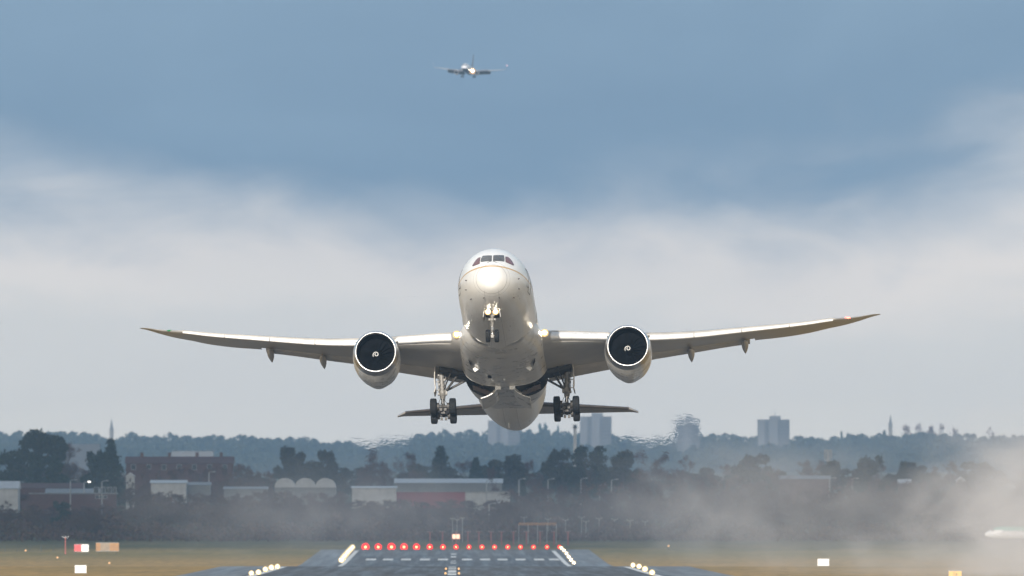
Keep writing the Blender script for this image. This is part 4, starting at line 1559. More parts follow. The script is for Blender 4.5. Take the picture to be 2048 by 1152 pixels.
def tree_proto(kind, seed):
    """a tree 10 m tall and about 10 m wide: trunk with limbs and a crown"""
    rg = np.random.default_rng(seed)
    rnd = random.Random(seed)
    root = bpy.data.objects.new('tree', None)
    C.objects.link(root)
    tb = MB()
    tips = []
    name = {'bare': 'bare_tree', 'bare_red': 'bare_tree', 'pine': 'pine_tree', 'conifer': 'conifer_tree', 'round': 'evergreen_tree', 'olive': 'broadleaf_tree', 'poplar': 'poplar_tree'}[kind]
    root.name = name
    if kind in ('bare', 'bare_red', 'poplar'):
        tb.tube([(0, 0, -1.0), (0, 0, 1.2), (.1, .05, 3.2)], [.32, .26, .20], 7, 0, False)
        for k in range(7):
            z = rnd.uniform(1.2, 3.2)
            an = rnd.uniform(0, 6.28)
            up_ = 1.6 if kind == 'poplar' else .75
            limbs(tb, (.05, 0, z), Vector((math.cos(an), math.sin(an), up_)).normalized(), rnd.uniform(2.3, 3.4) * (.8 if kind == 'poplar' else 1), .12, 2, rnd, tips)
        limbs(tb, (.1, .05, 3.2), Vector((0, 0, 1)), 3.8, .16, 3, rnd, tips)
        mx = max(t_[0].z for t_ in tips)
        cen = []
        for p, d, l in tips:
            for q in range(26):
                cen.append((p.x + rg.normal() * .38 * l * .6, p.y + rg.normal() * .38 * l * .6, p.z + rg.normal() * .32 * l * .6))
        cen = np.array(cen)
        sc = 10.0 / np.quantile(cen[:, 2], .995)
        cen *= sc
        for i, v in enumerate(tb.v):
            tb.v[i] = (v[0] * sc, v[1] * sc, v[2] * sc)
        q = clumps(cen, .15, rg, .22, 2.1)
    elif kind == 'pine':
        tb.tube([(0, 0, -1), (.1, 0, 3), (-.1, .1, 6), (.2, 0, 8.8)], [.45, .36, .28, .12], 8, 0, False)
        lob = []
        for (x, z, rx, rz) in [(-.4, 8.9, 1.9, .95), (1.2, 8.6, 1.7, .8), (2.9, 8.35, 1.6, .75), (4.2, 7.5, 1.0, .6), (-1.6, 8.1, 1.5, .8), (.6, 7.5, 1.6, .8), (2.6, 7.1, 1.4, .6), (3.9, 6.4, .8, .5), (-2.4, 6.7, 1.4, .8), (-3.6, 5.6, 1.2, .7),
                               (-.6, 6.2, 1.5, .8), (-4.3, 4.8, .9, .6), (-2.4, 4.6, 1.5, .9), (-.8, 4.4, 1.2, .8), (1.3, 5.9, .9, .5)]:
            lob.append((x, rnd.uniform(-1.5, 1.5), z, rx, rx * .9, rz))
            tb.tube([(0, 0, z - 1.8), (x * .6, 0, z - .5), (x, 0, z)], [.16, .10, .04], 5, 0, False)
        q = clumps(lobes_points(lob, 5200, rg, .5), .21, rg, .6, 1.2)
    elif kind == 'conifer':
        tb.tube([(0, 0, -1), (0, 0, 9.6)], [.35, .04], 8, 0, False)
        cen = []
        for i in range(46):
            z = 1.0 + 8.8 * i / 46
            rr = (10.0 - z) * .40 + .25
            for k in range(8):
                an = rnd.uniform(0, 6.28)
                ln = rr * rnd.uniform(.6, 1.12)
                for s in range(15):
                    u = rnd.uniform(.15, 1)
                    cen.append((math.cos(an) * ln * u + rg.normal() * .15, math.sin(an) * ln * u + rg.normal() * .15, z - .35 * ln * u * .5 + rg.normal() * .14))
                if i % 3 == 0:
                    tb.tube([(0, 0, z), (math.cos(an) * ln * .8, math.sin(an) * ln * .8, z - .1)], [.05, .015], 4, 0, False)
        q = clumps(np.array(cen), .20, rg, .6, 1.2)
    else:
        tb.tube([(0, 0, -1), (0, 0, 2), (.2, .1, 5)], [.42, .34, .2], 8, 0, False)
        lob = []
        for k in range(26):
            an, z = rnd.uniform(0, 6.28), rnd.uniform(2.0, 8.9)
            rr = 3.7 * math.sin(math.pi * min(1, (z - .2) / 10.2)) ** .7 * rnd.uniform(.35, 1)
            s = rnd.uniform(.9, 1.6)
            lob.append((math.cos(an) * rr, math.sin(an) * rr, z, s, s, s * .8))
            tb.tube([(.1, 0, max(1.5, z - 2.5)), (math.cos(an) * rr * .7, math.sin(an) * rr * .7, z)], [.13, .04], 5, 0, False)
        q = clumps(lobes_points(lob, 5200, rg, .45), .22, rg, .7, 1.15)
    tr = tb.build('trunk', M['bark'], root)
    cr = np_mesh('crown', q, 4, M[{'bare': 'bare', 'bare_red': 'bare_red', 'poplar': 'bare_red', 'pine': 'pine', 'conifer': 'evergreen', 'round': 'evergreen', 'olive': 'olive'}[kind]], root)
    ex = 2 * max(np.quantile(np.abs(q[:, 0]), .985), 1e-3)
    return [root, ex, False]


for kd, sd in (('bare', 1), ('bare', 2), ('bare', 3), ('bare_red', 4), ('bare_red', 5), ('pine', 6), ('conifer', 7), ('conifer', 8), ('round', 9), ('round', 10), ('olive', 11), ('olive', 12), ('poplar', 13)):
    PROTO.setdefault(kd, []).append(tree_proto(kd, sd))
trnd = random.Random(77)


def tree(kind, px, pytop, wpx, d, label, group=None, var=None, flip=False):
    base = on_ground(px, d)
    h = max(1.5, at(px, pytop, d).z - base.z)
    pr = PROTO[kind][trnd.randrange(len(PROTO[kind])) if var is None else var]
    w = wpx / F * d
    sc = (w / pr[1], w / pr[1], h / 10.0)
    rot = (0, 0, 0 if kind == 'pine' else trnd.uniform(0, 6.28))
    if not pr[2]:
        pr[2] = True
        o = pr[0]
        o.location, o.rotation_euler, o.scale = base, rot, sc
        tag(o, label, 'tree', group)
        if not group and 'group' in o:
            del o['group']
    else:
        o = dup(pr[0], base, rot, label, group, sc)
        if not group and 'group' in o:
            del o['group']
    o['category'] = 'tree' if pytop < 990 or kind != 'round' else 'bush'
    return o


# single trees one can point to
tree('pine', 76, 857, 112, 3480, 'tall spreading pine with a flat ragged top at the far left')
tree('round', 92, 905, 92, 3440, 'broad dark evergreen under the spreading pine at the far left', var=0)
tree('round', 22, 893, 70, 3500, 'dark rounded evergreen at the left edge beside the spreading pine', var=1)
tree('conifer', 222, 876, 62, 3460, 'tall pointed dark conifer under the left church spire', var=0)
tree('round', 196, 897, 72, 3465, 'dark bulky evergreen leaning on the left side of the pointed conifer', var=0)
tree('bare', 135, 889, 66, 3600, 'pale bare tree between the spreading pine and the pointed conifer', var=0)
tree('round', 121, 998, 42, 3160, 'small dark green bush in front of the red brick buildings at the left', var=1)
tree('olive', 585, 891, 66, 3700, 'rounded grey green tree above the triple curved white roof', var=0)
tree('olive', 655, 897, 64, 3690, 'pointed grey green tree just right of the triple curved white roof', var=1)
tree('bare', 745, 900, 96, 3720, 'wide hazy bare tree below the heat shimmer of the left engine', var=1)
tree('bare', 820, 907, 62, 3700, 'low hazy bare tree left of the dark conifer near the centre', var=2)
tree('conifer', 881, 892, 62, 3650, 'dark broad conifer below the left main wheels', var=1)
tree('conifer', 952, 914, 42, 3640, 'short dark conifer right of the broad conifer near the centre', var=0)
tree('olive', 1008, 908, 86, 3660, 'low rounded tree in front of the left tower block', var=0)
tree('poplar', 990, 935, 22, 3330, 'slender reddish bare tree rising in front of the white warehouse wall', var=0)
tree('bare_red', 1066, 921, 46, 3600, 'small reddish bare tree right of the left tower block', var=0)
tree('olive', 1118, 893, 62, 3560, 'dense tree on the left of the pale round mast', var=1)
tree('round', 1178, 886, 92, 3540, 'big dark tree right of the pale round mast', var=0)
tree('olive', 1246, 899, 72, 3600, 'dark rounded tree under the right tail tip', var=0)
tree('conifer', 1046, 958, 24, 3300, 'small dark conifer right of the white warehouse wall', var=1)
tree('bare', 1305, 904, 72, 3650, 'hazy bare tree below the heat shimmer of the right engine', var=0)
tree('bare', 1375, 913, 74, 3660, 'hazy bare tree below the shimmering tower block', var=1)
tree('olive', 1508, 905, 84, 3640, 'hazy rounded tree below the flat topped tower block with a mast', var=1)
tree('bare', 1622, 922, 64, 3620, 'brown bare tree just left of the panel mast', var=2)
tree('olive', 1662, 920, 66, 3600, 'brownish tree around the foot of the panel mast', var=0)
tree('round', 1743, 905, 62, 3560, 'tall dark evergreen near the right church spire', var=1)
tree('conifer', 1804, 922, 32, 3560, 'small pointed conifer right of the tall dark evergreen on the right', var=0)
tree('bare', 1868, 934, 62, 3620, 'bare tree fading into the left border of the thick mist', var=1)

# the belt of trees behind the buildings
G1 = 'trees in the belt behind the buildings'
belt = []
for i in range(58):
    px = -30 + 2110 * i / 57 + trnd.uniform(-14, 14)
    lim = 928 if 240 < px < 560 else 920
    if px < 250:
        lim = 925
    belt.append((px, trnd.uniform(lim, lim + 26), trnd.uniform(3680, 3900)))
for px, py, d in belt:
    kd = trnd.choice(('bare', 'bare', 'olive', 'olive', 'round', 'bare_red'))
    tree(kd, px, py, trnd.uniform(52, 92), d, {'bare': 'bare brown tree in the dim belt behind the buildings', 'bare_red': 'reddish bare tree in the dim belt behind the buildings', 'olive': 'grey green tree in the dim belt behind the buildings', 'round': 'dark evergreen in the dim belt behind the buildings'}[kd], G1)

# bare trees in the brown scrub belt beyond the runway end
G2 = 'bare trees in the scrub beyond the runway end'
for i in range(110):
    px = -40 + 2130 * i / 109 + trnd.uniform(-9, 9)
    d = trnd.uniform(3060, 3210)
    if px < 270:
        py = trnd.uniform(1002, 1032)
    elif px < 700:
        py = trnd.uniform(984, 1015)
    elif px < 1030:
        py = trnd.uniform(1004, 1030)
    else:
        py = trnd.uniform(962, 1000)
    if 700 < px < 1030 and py < 1003:
        py = 1008
    kd = trnd.choice(('bare', 'bare', 'bare_red'))
    tree(kd, px, py, trnd.uniform(44, 78), d, {'bare': 'dark bare tree in the brown scrub beyond the runway end', 'bare_red': 'reddish bare tree in the brown scrub beyond the runway end'}[kd], G2)
for i in range(44):
    px = 268 + 760 * i / 43 + trnd.uniform(-7, 7)
    py = trnd.uniform(981, 993) if px < 690 else trnd.uniform(998, 1006)
    tree(trnd.choice(('bare', 'bare', 'bare_red')), px, py, trnd.uniform(42, 64), trnd.uniform(3215, 3245), 'dark bare tree in the brown scrub beyond the runway end' if i % 3 else 'bare tree in the brown scrub right in front of the sheds', G2)
for px, py, w in ((1290, 945, 70), (1360, 950, 80), (1425, 946, 70), (1560, 942, 80), (1470, 952, 70), (1700, 955, 70), (1770, 958, 70), (1835, 962, 70)):
    tree('bare', px, py, w, trnd.uniform(3230, 3300), 'taller bare tree at the back of the scrub on the right half', 'taller bare trees on the right')
for k_, prs in PROTO.items():
    for pr in prs:
        if not pr[2]:
            for ch in list(pr[0].children):
                bpy.data.objects.remove(ch)
            bpy.data.objects.remove(pr[0])

# undergrowth: a tangled mass
rg = np.random.default_rng(3)
cen = []
for row, (d, htop, k) in enumerate(((3012, 2.2, 9000), (3040, 3.6, 11000), (3090, 4.8, 12000), (3150, 6.0, 13000), (3215, 7.6, 16000))):
    x = rg.uniform(-175, 175, k)
    hh = htop * (.62 + .25 * np.sin(x * .21 + row * 2) + .2 * np.sin(x * .57 + row) + .12 * rg.random(k))
    if row >= 3:
        hh = hh * np.interp(1024 + x / d * F, [0, 230, 280, 640, 700, 1020, 1070, 2048], [.55, .55, .95, .95, .72, .72, 1.25, 1.25])
    z = gz_(d) + np.maximum(.1, hh) * rg.random(k) ** .8
    cen.append(np.stack([x, d + rg.uniform(-14, 14, k), z], 1))
cen = np.concatenate(cen)
tag(np_mesh('scrub', clumps(cen, .42, rg, .45, 1.4), 4, M['scrub']), 'tangled dark brown scrub along the far edge of the grass', 'scrub', None, 'stuff')

# far wood on the ridge
RX = [-60, 0, 60, 130, 180, 222, 260, 300, 400, 500, 600, 700, 760, 820, 880, 960, 1040, 1085, 1110, 1140, 1240, 1300, 1400, 1500, 1600, 1650, 1700, 1760, 1800, 1830, 1880, 1950, 2048, 2120]
RY = [860, 862, 861, 856, 862, 876, 867, 866, 868, 870, 874, 884, 884, 872, 858, 860, 862, 852, 862, 864, 868, 880, 868, 868, 870, 873, 872, 864, 868, 864, 862, 868, 870, 870]
cen, sz = [], []
for row in range(13):
    d = 10380 - row * 150
    drop = row * 5.2 - (3 if row else -3)
    x = -530.0
    while x < 530:
        px = 1024 + x / d * F
        top = float(np.interp(px, RX, RY)) + drop + trnd.uniform(-3, 7)
        ztop = CAM_Z - (top - HOR) / F * d
        zb_ = gz_(d)
        hh = max(5.0, ztop - zb_)
        wv = trnd.uniform(13.0, 24.0)
        k = 330
        u = rg.random(k)
        zz = zb_ + hh * (1 - .96 * u ** 1.1)
        prf = np.sqrt(np.clip((1 - ((zz - zb_) / hh)) * 2.4, 0.004, 1))
        an = rg.uniform(0, 6.28, k)
        r_ = wv * .62 * prf * rg.uniform(.3, 1.1, k)
        cen.append(np.stack([x + r_ * np.cos(an), d + r_ * np.sin(an), zz], 1))
        x += wv * trnd.uniform(.45, .75)
cen = np.concatenate(cen)
tag(np_mesh('far_wood', clumps(cen, 1.1, rg, .7, 1.1), 4, M['farwood']), 'blue hazy wood covering the far ridge along the whole horizon', 'wood', None, 'stuff')
for px, py, w, kd in ((1087, 843, 26, 'round'), (1116, 851, 14, 'conifer'), (1018, 855, 22, 'olive'), (1818, 851, 34, 'bare'), (1850, 849, 34, 'bare'), (1872, 849, 28, 'bare'), (1905, 857, 30, 'bare'), (1982, 855, 34, 'bare'), (1683, 862, 14, 'conifer'), (1700, 864, 22, 'olive'), (1768, 858, 16, 'olive')):
    lb = {'round': 'tallest hazy blue tree clump rising from the far ridge near the centre', 'conifer': 'small pointed hazy blue tree on the far ridge', 'olive': 'rounded hazy blue tree rising from the far ridge', 'bare': 'hazy bare tree standing on the ridge right of the right church spire'}[kd]
    tree(kd, px, py, w, 10420, lb, None if kd == 'round' else 'single trees on the far ridge')


# ------------------------------------------------------------------ buildings
def building(name, label, px0, px1, pyeave, d, depth, wall, roof=None, pyridge=None, ridge='along', group=None, windows=None, wall_split=None, base_drop=1.0, overhang=.3):
    """box building facing the camera. roof None -> flat; ridge 'along' -> gable roof with ridge along the front; 'facing' -> gable end to the front"""
    pxc = (px0 + px1) / 2
    base = on_ground(pxc, d)
    t = thing(name, label, 'building', base, (0, 0, 0), group)
    w = (px1 - px0) / F * d
    he = at(pxc, pyeave, d).z - base.z
    if wall_split:
        tot = sum(f for f, m_ in wall_split)
        x = -w / 2
        for f, m_ in wall_split:
            ww = w * f / tot
            MB().box((x + ww / 2, depth / 2, (he - base_drop) / 2), (ww - .004, depth, he + base_drop)).build('wall', m_, t)
            x += ww
    else:
        MB().box((0, depth / 2, (he - base_drop) / 2), (w, depth, he + base_drop)).build('wall', wall, t)
    if roof is not None:
        hr = at(pxc, pyridge if pyridge else pyeave - 1, d).z - base.z
        b = MB()
        o = overhang
        if pyridge is None:
            b.box((0, depth / 2, he + .15), (w + 2 * o, depth + 2 * o, .3))
        elif ridge == 'along':
            sec = [(-o, he + .003), (-o, he - .15 + .003 + .15), (depth / 2, hr), (depth + o, he + .003)]
            b.loft([[(x, y, z) for y, z in ((-o, he + .003), (depth / 2, hr), (depth + o, he + .003))] for x in (-w / 2 - o, w / 2 + o)], 0, True, True, False)
        else:
            b.loft([[(x, y, z) for x, z in ((-w / 2 - o, he + .003), (0, hr), (w / 2 + o, he + .003))] for y in (-o, depth + o)], 0, True, True, False)
        b.build('roof', roof, t)
    for (x0_, x1_, z0_, z1_) in (windows or []):
        fr = MB().box(((x0_ + x1_) / 2, -.04, (z0_ + z1_) / 2), (x1_ - x0_, .12, z1_ - z0_)).build('window', M['white_frame'], t)
        k = max(1, int((x1_ - x0_) / .9))
        p = MB()
        for q in range(k):
            p.box((x0_ + (x1_ - x0_) * (q + .5) / k, -.11, (z0_ + z1_) / 2), ((x1_ - x0_) / k - .16, .03, z1_ - z0_ - .18))
        p.build('pane', M['dark_glass'], fr)
    return t, w, he


# left group
building('storage_shed', 'pale roofed grey shed at the left edge under the dark pine', -70, 36, 977, 3330, 14, M['pale_wall'], M['pale_roof'], 962)
building('terrace_house', 'long low red roofed terrace with a pale ridge line left of the street lamps', 22, 166, 976, 3400, 9, M['brick'], M['tile'], 966)
building('hall', 'low hall with a grey green roof between the two white lamp posts', 92, 208, 987, 3350, 12, M['grey_wall'], M['slate'], 977)
t, w, h = building('brick_building', 'dark brick building with two rows of white windows at the left', 60, 232, 988, 3290, 8, M['brick'], M['slate'], None,
                   windows=[(5.5, 6.9, 5.9, 7.6), (7.3, 8.7, 5.9, 7.6), (9.2, 10.4, 5.9, 7.6), (6.0, 9.2, 4.5, 5.4), (10.9, 11.6, 5.9, 7.6)])
for px, py, w_ in ((262, 958, 40), (290, 934, 46), (318, 941, 50), (352, 936, 52), (392, 940, 46), (428, 934, 52), (462, 930, 50), (506, 940, 56), (545, 944, 50), (1922, 960, 50), (1810, 966, 46), (40, 984, 60), (262, 975, 50)):
    tree('bare' if px % 4 else 'bare_red', px, py, w_, 3400, 'bare tree standing among the low buildings behind the scrub', 'bare trees among the buildings')
building('gabled_house', 'small house with a pale pointed gable left of the long red brick terrace', 252, 268, 953, 3420, 8, M['pale_wall'], M['pale_roof'], 945, 'facing')
t, w, h = building('brick_terrace', 'long dark red brick terrace with a tiled roof left of centre', 252, 466, 927, 3560, 9, M['brick'], M['tile'], 913,
                   windows=[(-14 + 4.4 * i, -12.6 + 4.4 * i, 9.6 + (i % 2) * .2, 11.2) for i in range(7)])
for q in (-11, -3, 5, 12):
    MB().box((q, 4.5, h + 2.1), (.9, .9, 2.2)).build('chimney', M['brick2'], t)
building('white_shed', 'bright white shed in front of the long red brick terrace', 302, 372, 966, 3330, 12, M['pale_wall'], M['pale_roof'], 960)
building('grey_shed', 'dull grey shed just right of the bright white shed', 374, 420, 970, 3340, 10, M['grey_wall'], M['slate'], 964)
building('low_shed', 'low hazy grey shed between the white shed and the triple curved roof', 448, 534, 978, 3330, 10, M['grey_wall'], M['slate'], 973)
# triple curved roof
d = 3360
t = thing('curved_roof_shed', 'pale shed with three curved roofs side by side left of centre', 'building', on_ground(610, d))
w = 122 / F * d
h0, h1 = at(610, 975, d).z - t.location.z, at(610, 956, d).z - t.location.z
MB().box((0, 8, h0 / 2 - .5), (w, 16, h0 + 1)).build('wall', M['grey_wall'], t)
for k in range(3):
    b = MB()
    ww = w / 3
    b.loft([[(-w / 2 + ww * (k + .5) + ww * .495 * math.cos(math.pi * i / 12), y, h0 + .003 + (h1 - h0) * math.sin(math.pi * i / 12)) for i in range(13)] for y in (-.6, 16.5)], 0, True, True, False)
    b.build('roof', M['pale_roof'], t)
building('pale_warehouse', 'pale hazy warehouse wall left of the red cladding near the centre', 704, 792, 976, 3270, 14, M['pale_wall'], M['pale_roof'], 972)
building('long_shed', 'long shed with a pale roof edge behind the red and white warehouse', 790, 1004, 966, 3380, 16, M['grey_wall'], M['pale_roof'], 957)
building('warehouse', 'wide warehouse with dark red cladding at its left and cream wall at its right', 793, 1020, 984, 3290, 18, None, M['slate'], None,
         wall_split=[(112, M['red_wall']), (26, M['red_wall']), (90, M['pale_wall'])])
building('office_block', 'pale flat office block far off below the blue wood left of centre', 343, 427, 903, 7000, 14, M['concrete'], M['concrete'], None)
building('office_block', 'faint pale flat block on the far slope under the left church spire', 130, 200, 889, 7200, 14, M['concrete_dark'], M['concrete_dark'], None)
building('terrace_house', 'long dim terrace roof line left of the tall dark evergreen on the right', 1560, 1660, 958, 3420, 9, M['brick2'], M['slate'], 951)
building('gabled_house', 'small house with a pale sloping roof right of the tall dark evergreen', 1798, 1822, 968, 3420, 8, M['brick2'], M['pale_roof'], 958)
building('gabled_house', 'small pale gable almost lost in the thick mist on the right', 1914, 1930, 961, 3420, 8, M['pale_wall'], M['pale_roof'], 953, 'facing')


# street lamps
def street_lamp(px, pytop, d, label, group=None, bright=False):
    base = on_ground(px, d)
    t = thing('street_lamp', label, 'street lamp', base, (0, 0, 0), group)
    h = at(px, pytop, d).z - base.z
    MB().tube([(0, 0, -.3), (0, 0, h * .5), (0, 0, h)], [.22, .18, .14], 8).build('pole', M['pole_white'], t)
    MB().tube([(0, 0, h - .1), (.5, 0, h + .15), (1.2, 0, h + .2)], .07, 6).build('arm', M['pole_white'], t)
    b = MB()
    b.sphere((1.4, 0, h + .2), (.45, .22, .16))
    b.build('lamp_head', M['lamp_small'] if bright else M['pole_white'], t)


street_lamp(141, 961, 3290, 'white lamp post standing in front of the red terrace roof at the left')
street_lamp(204, 963, 3290, 'white lamp post right of the grey green hall roof')
street_lamp(168, 965, 3300, 'lit white street lamp between the two white lamp posts at the left', None, True)
street_lamp(418, 945, 3360, 'pale lamp post at the right end of the long red brick terrace')
for px, py, lb in ((973, 962, 'thin lamp post in front of the cream warehouse wall'), (1038, 959, 'pale lamp post right of the cream warehouse wall'), (1096, 959, 'thin pale lamp post below the pale round mast, second from the left'),
                   (1162, 958, 'pale lamp post in front of the big dark tree'), (1199, 971, 'short thin lamp post right of the big dark tree'), (1223, 960, 'pale lamp post with a thick head under the right tail tip'),
                   (1659, 957, 'pale lamp post below the panel mast'), (1704, 958, 'faint lamp post between the panel mast and the tall dark evergreen')):
    street_lamp(px, py, 3270, lb)
street_lamp(978, 1008, 3120, 'tall thin pale pole in the scrub above the peach lit box')

# pale round mast
d = 4300
t = thing('round_mast', 'pale round concrete mast with a dark ringed head in front of the far wood', 'mast', on_ground(1150, d))
h = at(1150, 856, d).z - t.location.z
MB().tube([(0, 0, -1), (0, 0, h)], [.75, .58], 20).build('shaft', M['steelgrey'], t)
b = MB()
b.lathe([(h, .6), (h + .05, 1.0), (h + .35, 1.0), (h + .4, .5), (h + .9, .5), (h + .95, .95), (h + 1.1, .95), (h + 1.12, .02)], (0, 0, 0), 'Z', 20)
b.build('head', M['concrete_dark'], t)
# panel mast
d = 3900
t = thing('panel_mast', 'mobile phone mast with upright pale antenna panels above the trees on the right', 'mast', on_ground(1656, d))
h = at(1656, 899, d).z - t.location.z
MB().tube([(0, 0, -1), (0, 0, h - 1)], [.6, .45], 14).build('shaft', M['steelgrey'], t)
MB().lathe([(h - 3.6, .45), (h - 3.5, 1.2), (h - 3.3, 1.2), (h - 3.2, .4)], (0, 0, 0), 'Z', 20).build('platform', M['steelgrey'], t)
for k in range(6):
    an = k * math.pi / 3 + .26
    MB().box((1.15 * math.cos(an), 1.15 * math.sin(an), h - 1.5), (.2, .42, 3.0), 0, (0, 0, an)).build('antenna_panel', M['pale_wall'], t)


# tower blocks
def tower(label, px0, px1, pytop, d, cols, plant=True, aerial=False):
    pxc = (px0 + px1) / 2
    base = on_ground(pxc, d)
    t = thing('tower_block', label, 'tower block', base)
    w = (px1 - px0) / F * d
    h = at(pxc, pytop, d).z - base.z
    x = -w / 2
    tot = sum(c[0] for c in cols)
    for f, m_, setb in cols:
        ww = w * f / tot
        MB().box((x + ww / 2, 12 + setb, h / 2 - 1), (ww - .01, 24, h + 2)).build('wall', m_, t)
        if m_ is M['concrete_dark']:
            nf = int(h / 2.8)
            for k in range(nf):
                MB().box((x + ww / 2, setb - .05, h - 1.6 - k * 2.8), (ww * .86, .16, 1.1)).build('window_band', M['band'], t)
        x += ww
    MB().box((0, 12, h + .18), (w + .5, 25, .36)).build('roof', M['concrete'], t)
    if plant:
        MB().box((w * .05, 12, h + 1.85), (w * .36, 9, 3.0)).build('plant_room', M['concrete'], t)
    if aerial:
        MB().tube([(w * .05, 12, h + .2), (w * .05, 12, h + 8.5)], [.28, .10], 6).build('aerial', M['gdark'], t)


CD, CC = M['concrete_dark'], M['concrete']
tower('hazy tower block half hidden behind the tail end of the fuselage', 976, 1040, 842, 9700, [(18, CC, 0), (7, CD, .8), (16, CC, 0), (23, CD, .5)])
tower('hazy tower block right of the pale round mast under the right tailplane', 1160, 1223, 834, 9700, [(15, CC, 0), (8, CD, .8), (17, CC, 0), (23, CD, .5)])
tower('shimmering hazy tower block with a bright centre strip right of the tail tip', 1350, 1399, 841, 9700, [(12, CD, .4), (20, CC, 0), (17, CD, .4)])
tower('hazy flat topped tower block with a thin aerial far right of the airliner', 1516, 1579, 840, 9900, [(14, CC, .3), (8, CD, .6), (18, CC, 0), (23, CD, .4)], True, True)


# church spires
def church(px, pytop, pybase, wpx, d, label, lean=0):
    base = on_ground(px, d)
    t = thing('church', label, 'church', base)
    top = at(px, pytop, d).z - base.z
    mid = at(px, pybase, d).z - base.z
    w = wpx / F * d
    MB().box((0, w / 2, mid / 2), (w, w, mid)).build('tower', M['stone'], t)
    b = MB()
    b.loft([[(r * math.cos(math.pi * k / 4 + .39), w / 2 + r * math.sin(math.pi * k / 4 + .39), z) for k in range(8)] for z, r in ((mid + .003, w * .56), (mid + (top - mid) * .5, w * .27), (top, .05))], 0, True, True, False)
    b.build('spire', M['slate_dark'], t)
    for sx in (-1, 1):
        for sy in (0, 1):
            MB().loft([[(sx * w * .44 + r * math.cos(math.pi * k / 2), w * sy + r * math.sin(math.pi * k / 2), z) for k in range(4)] for z, r in ((mid + .002, .35), (mid + 2.2, .03))], 0, True, True, False).build('pinnacle', M['stone'], t)
    MB().box((w * 1.6, w / 2, mid * .28), (w * 2.2, w * 1.1, mid * .56)).build('nave', M['stone'], t)


M['slate_dark'] = principled('spire_slate', (0.09, 0.09, 0.095), 0.8, var=0.2, scale=0.3)
church(223, 836, 862, 8, 10300, 'church with a slim pointed spire above the ridge at the left')
church(1781, 829, 851, 7.5, 10350, 'church with a slim pointed spire above the ridge at the right')

# ------------------------------------------------------------------ unseen cloud bank added overhead, shaped to shade the land beyond the runway
def shading_cloud_bank():
    rg2 = np.random.default_rng(12)
    nx, ny = 46, 90
    xs, ys_ = np.linspace(-3200, 3200, nx), np.linspace(-1760, 150, ny)
    ph = rg2.uniform(0, 6.28, 24)
    fr = rg2.uniform(.0006, .004, (24, 2)) * rg2.choice((-1, 1), (24, 2))
    X, Y = np.meshgrid(xs, ys_)
    bump = sum(np.sin(X * fr[i, 0] + Y * fr[i, 1] + ph[i]) for i in range(24)) / 24 ** .5
    edge_ = np.minimum(np.minimum((X + 3200), (3200 - X)), np.minimum(Y + 1760 + 30 * bump, 150 - Y))
    th = np.clip(edge_ / 350, 0, 1) ** .5
    top = 1430 + th * (230 + 90 * bump)
    bot = 1430 - th * (18 + 10 * np.abs(bump))
    b = MB()
    b.loft([[(xs[j], ys_[i], top[i, j]) for j in range(nx)] + [(xs[j], ys_[i], bot[i, j] - .5) for j in range(nx)][::-1] for i in range(ny)])
    tag(b.build('shading_clouds', principled('cloud_grey', (0.85, 0.86, 0.88), 1.0, var=0.04, scale=.002, spec=0.0)), kind='stuff')


shading_cloud_bank()

# ------------------------------------------------------------------ air
def haze():
    b = MB()
    b.box((0, 4450, 165), (3000, 14300, 350))
    m = bpy.data.materials.new('haze_air')
    m.use_nodes = True
    m.node_tree.nodes.clear()
    nn = N(m.node_tree)
    o = nn.new('ShaderNodeOutputMaterial')
    v = nn.new('ShaderNodeVolumePrincipled')
    v.inputs['Color'].default_value = (0.50, 0.74, 1.0, 1)
    v.inputs['Density'].default_value = 0.00007
    v.inputs['Anisotropy'].default_value = 0.4
    nn.link(v.outputs[0], o.inputs['Volume'])
    tag(b.build('haze', m), kind='stuff')


haze()


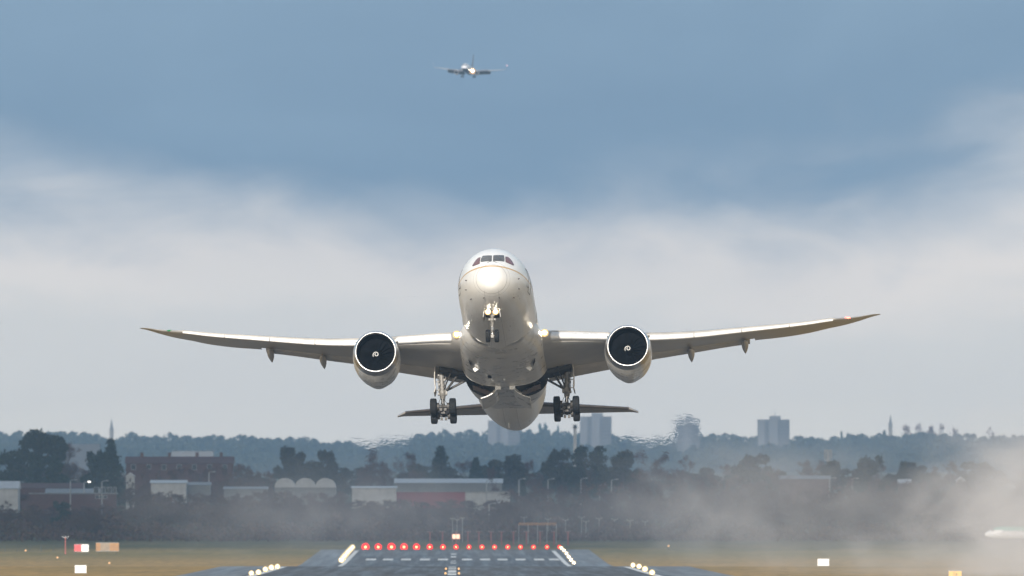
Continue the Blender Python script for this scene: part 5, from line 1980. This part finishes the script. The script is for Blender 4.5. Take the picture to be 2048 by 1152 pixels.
def mist():
    """spray and dust blown up by the engines, drifting over the runway"""
    X0, X1, Y0, Y1, Z1 = -90.0, 110.0, 1090.0, 2800.0, 26.0
    b = MB()
    b.box(((X0 + X1) / 2, (Y0 + Y1) / 2, (Z1 - 4) / 2), (X1 - X0, Y1 - Y0, Z1 + 4))
    m = bpy.data.materials.new('engine_mist')
    m.use_nodes = True
    m.node_tree.nodes.clear()
    nn = N(m.node_tree)
    o = nn.new('ShaderNodeOutputMaterial')
    v = nn.new('ShaderNodeVolumePrincipled')
    g = nn.new('ShaderNodeTexCoord')
    x, y, z = nn.xyz(g.outputs['Object'])
    f = nn.noise(nn.comb(nn.math('MULTIPLY', x, 0.045), nn.math('MULTIPLY', y, 0.003), nn.math('MULTIPLY', z, 0.09)), 1.0, 5.0, 0.62, 0.6)
    blobs = [  # centre, radii, strength
        ((72, 1340, 5), (28, 230, 16), .0064),
        ((52, 1330, 1), (30, 220, 7), .0014),
        ((68, 1520, 11), (18, 260, 10), .0016),
        ((36, 1700, 8), (32, 420, 10), .00072),
        ((-32, 1950, 8), (30, 420, 9), .00034),
        ((-2, 2250, 6), (48, 420, 8), .00018),
    ]
    tot = None
    for (cx, cy, cz), (rx, ry, rz), s in blobs:
        l = nn.new('ShaderNodeVectorMath', operation='LENGTH')
        nn.link(nn.comb(nn.math('DIVIDE', nn.math('SUBTRACT', x, cx), rx), nn.math('DIVIDE', nn.math('SUBTRACT', y, cy), ry), nn.math('DIVIDE', nn.math('SUBTRACT', z, cz), rz)), l.inputs[0])
        q = nn.mapr(nn.math('ADD', l.outputs['Value'], nn.math('MULTIPLY', nn.math('SUBTRACT', f, .5), 1.5)), 0.30, 1.15, s, 0.0)
        tot = q if tot is None else nn.math('ADD', tot, q)
    f2 = nn.noise(nn.comb(nn.math('MULTIPLY', x, 0.16), nn.math('MULTIPLY', y, 0.006), nn.math('MULTIPLY', z, 0.18)), 1.0, 4.0, 0.6, 0.8)
    tot = nn.math('MULTIPLY', tot, nn.mapr(f2, 0.30, 0.70, 0.30, 1.75))
    nn.link(tot, v.inputs['Density'])
    v.inputs['Color'].default_value = (0.82, 0.80, 0.80, 1)
    nn.link(v.outputs[0], o.inputs['Volume'])
    m.cycles.volume_step_rate = 0.3
    tag(b.build('mist', m), 'pale spray and dust blown up behind the departing airliner, thick at the right', 'mist', None, 'stuff')


mist()


def heat_shimmer():
    m = bpy.data.materials.new('hot_air')
    m.use_nodes = True
    m.node_tree.nodes.clear()
    nn = N(m.node_tree)
    o = nn.new('ShaderNodeOutputMaterial')
    r = nn.new('ShaderNodeBsdfRefraction')
    r.inputs['Roughness'].default_value = 0.0
    r.inputs['IOR'].default_value = 1.00032
    g = nn.new('ShaderNodeTexCoord')
    x, y, z = nn.xyz(g.outputs['Object'])
    f = nn.noise(nn.comb(nn.math('MULTIPLY', x, 4.5), nn.math('MULTIPLY', y, 180.0), nn.math('MULTIPLY', z, 6.5)), 1.0, 3.0, 0.55, 0.8)
    bp = nn.new('ShaderNodeBump')
    bp.inputs['Strength'].default_value = 1.0
    bp.inputs['Distance'].default_value = 3.0
    ln = nn.new('ShaderNodeVectorMath', operation='LENGTH')
    nn.link(nn.comb(x, 0.0, z), ln.inputs[0])
    nn.link(nn.math('MULTIPLY', f, nn.mapr(ln.outputs['Value'], .25, 1.0, 1.0, 0.0)), bp.inputs['Height'])
    nn.link(bp.outputs[0], r.inputs['Normal'])
    nn.link(r.outputs[0], o.inputs['Surface'])
    for px, py, wx, wz, lb in ((765, 866, 72, 50, 'shimmering hot air behind the left engine, blurring the far ridge'), (1325, 862, 92, 58, 'shimmering hot air behind the right engine, blurring the tower block')):
        d = 1090
        p = at(px, py, d)
        b = MB()
        b.box((0, 0, 0), (2, .04, 2))
        ob = b.build('heat_shimmer', m)
        ob.location = p
        ob.scale = (wx / F * d, 1, wz / F * d)
        tag(ob, lb, 'hot air', None, 'stuff')


heat_shimmer()
SC.cycles.volume_bounces = 2
SC.cycles.max_bounces = 8
